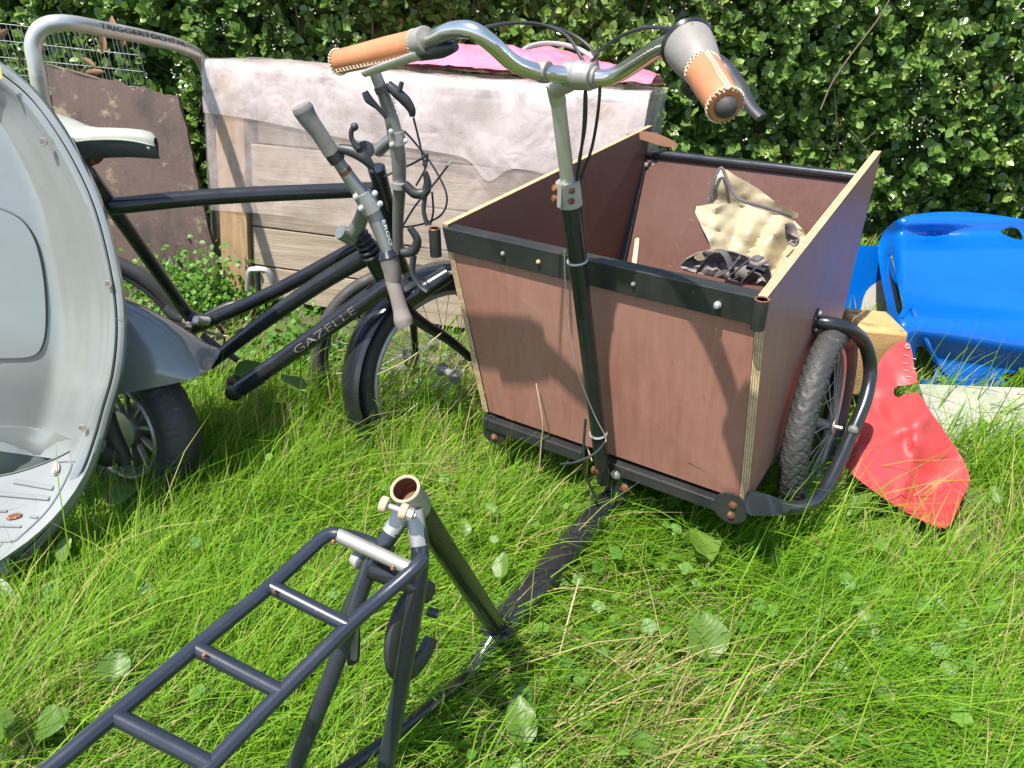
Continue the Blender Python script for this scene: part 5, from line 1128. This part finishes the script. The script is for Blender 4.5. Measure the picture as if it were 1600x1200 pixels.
WEEDS = [  # u, v of the leaf middle, length, heading, template, label
 (790, 895, .085, 70, 0, 'upright toothed weed leaf beside the bare seat tube, right of it'),
 (724, 832, .07, 95, 0, 'oval weed leaf just above and right of the seat collar'),
 (770, 798, .065, 120, 0, 'oval weed leaf midway between seat collar and column foot'),
 (1090, 862, .12, 110, 2, 'large rounded weed leaf in the shade before the cargo box corner'),
 (28, 1135, .15, 95, 1, 'big toothed dandelion-like leaf at the bottom left corner'),
 (182, 1050, .09, 100, 2, 'broad leaf in the grass left of the rear carrier'),
 (190, 775, .11, 20, 2, 'rounded leaf half hidden in grass right of the scooter floorboard'),
 (108, 862, .09, 80, 1, 'ragged jagged leaf in the grass below the scooter'),
 (640, 712, .06, 80, 0, 'small leaf in the grass left of the cargo box bottom corner'),
 (1350, 806, .11, 10, 0, 'long green leaf lying in the grass under the red vinyl'),
 (392, 590, .12, 30, 2, 'broad leaf at the foot of the black down tube'),
 (455, 612, .11, 160, 2, 'broad leaf right of the foot of the black down tube'),
 (812, 1140, .12, 100, 0, 'pale long leaf standing in dry grass at the bottom middle'),
 (695, 1105, .07, 60, 2, 'round leaf right of the rear carrier stay'),
 (1165, 1180, .09, 110, 2, 'round veined leaf at the bottom edge right of the middle'),
 (1000, 1178, .09, 130, 0, 'pale grey green leaf at the bottom edge'),
 (1095, 1005, .13, 100, 2, 'large leaf at the left rim of the sunny patch'),
 (1355, 985, .09, 95, 1, 'upright leaf at the top of the sunny patch'),
 (1365, 1090, .08, 130, 2, 'light green leaf in the middle of the sunny patch'),
 (1480, 1055, .05, 90, 2, 'small round leaf in the sunny patch near the right edge'),
 (560, 640, .07, 100, 2, 'leaf in the grass under the front wheel of the low-step bicycle'),
 (1560, 780, .07, 70, 1, 'toothed leaf by the dry sticks at the right edge'),
 (345, 660, .09, 140, 2, 'green leaf just right of the scooter tyre'),
]
for i, (u, v, L, a, k, lab) in enumerate(WEEDS):
    HG = .13 if i in (10, 11) else .07 if L >= .15 else .02; L *= .72; p = G(u, v, .09 + HG); t = thing('broad_leaf_weed', lab, 'weed', (p.x, p.y, gz(p.x, p.y)))
    nl = 3 if L > .08 else 2
    for j in range(nl):
        o = bpy.data.objects.new('leaf', LTM[(k + (j > 0)) % 3 if j else k]); link(o); o.parent = t; l = L * (1 if j == 0 else .6)
        aa = rad(a - 90 + (0, 75, -80)[j]); d = V((-math.sin(aa), math.cos(aa), 0)); hgt = (.09 if j == 0 else .065) + HG
        o.location = d * (-.5 * l if j == 0 else .02) + V((0, 0, hgt)); o.scale = (l, l, l); o.rotation_euler = (rad(RS.uniform(18, 50)), rad(RS.uniform(-30, 30)), aa)
        MB().tube([t.location, V(t.location) + V(o.location)], .0018, 5, False).build('stalk', M['straw'], t)
# dead leaves and dry stalks
DL = [(1285, 845, 'pale dry leaf on the grass before the cargo wheel'), (700, 752, 'brown dry leaf between seat collar and cargo box'), (1490, 1135, 'long brown dead leaf in the sunny patch at the right'), (350, 700, 'small tan dry leaf right of the scooter tyre'), (282, 765, 'tiny brown dry leaf in the grass left of the carrier'), (445, 655, 'reddish dead leaf in the grass behind the carrier'), (1375, 1010, 'small brown leaf at the edge of the sun and shade'), (500, 865, 'brown dead leaf inside the first carrier opening'), (1215, 1150, 'yellowish dry leaf at the bottom right')]
for k, (u, v, lab) in enumerate(DL):
    p = G(u, v, .07); mb = MB().add([tuple(q) for q in LT], LF); o = mb.build('dry_leaf', M['deadleaf']); o.location = p; s = .05 if k % 2 else .065; o.scale = (s, s, s); o.rotation_euler = (rad(RS.uniform(-20, 40)), rad(RS.uniform(-40, 40)), RS.uniform(0, 6)); tag(o, lab, 'dead leaf')
ST = [([(842, 740, 1.5), (846, 690, 1.5), (848, 660, 1.49), (838, 600, 1.5)], 'tall thin dry grass stalk in front of the left half of the box'), ([(1490, 690, 1.75), (1530, 710, 1.7), (1575, 735, 1.66)], 'pale broken stick lying by the mossy board'), ([(1495, 700, 1.72), (1530, 725, 1.68), (1560, 745, 1.64)], 'second thinner pale stick below the broken one'), ([(878, 645, 1.5), (905, 670, 1.48), (925, 720, 1.45)], 'short yellow grass stalk left of the steering column'), ([(905, 905, 1.1), (890, 960, 1.02), (872, 1030, .98)], 'dry straw stalk right of the main frame tube'), ([(590, 585, 1.65), (640, 560, 1.62), (690, 520, 1.6)], 'straight dry straw leaning across the front wheel of the bicycle')]
for k, (pts, lab) in enumerate(ST): tag(MB().tube([Q(*p) for p in pts], [.0016 if k not in (1, 2) else .004] * len(pts), 6, True, 5).build('dry_stalk', M['straw']), lab, 'stalk')
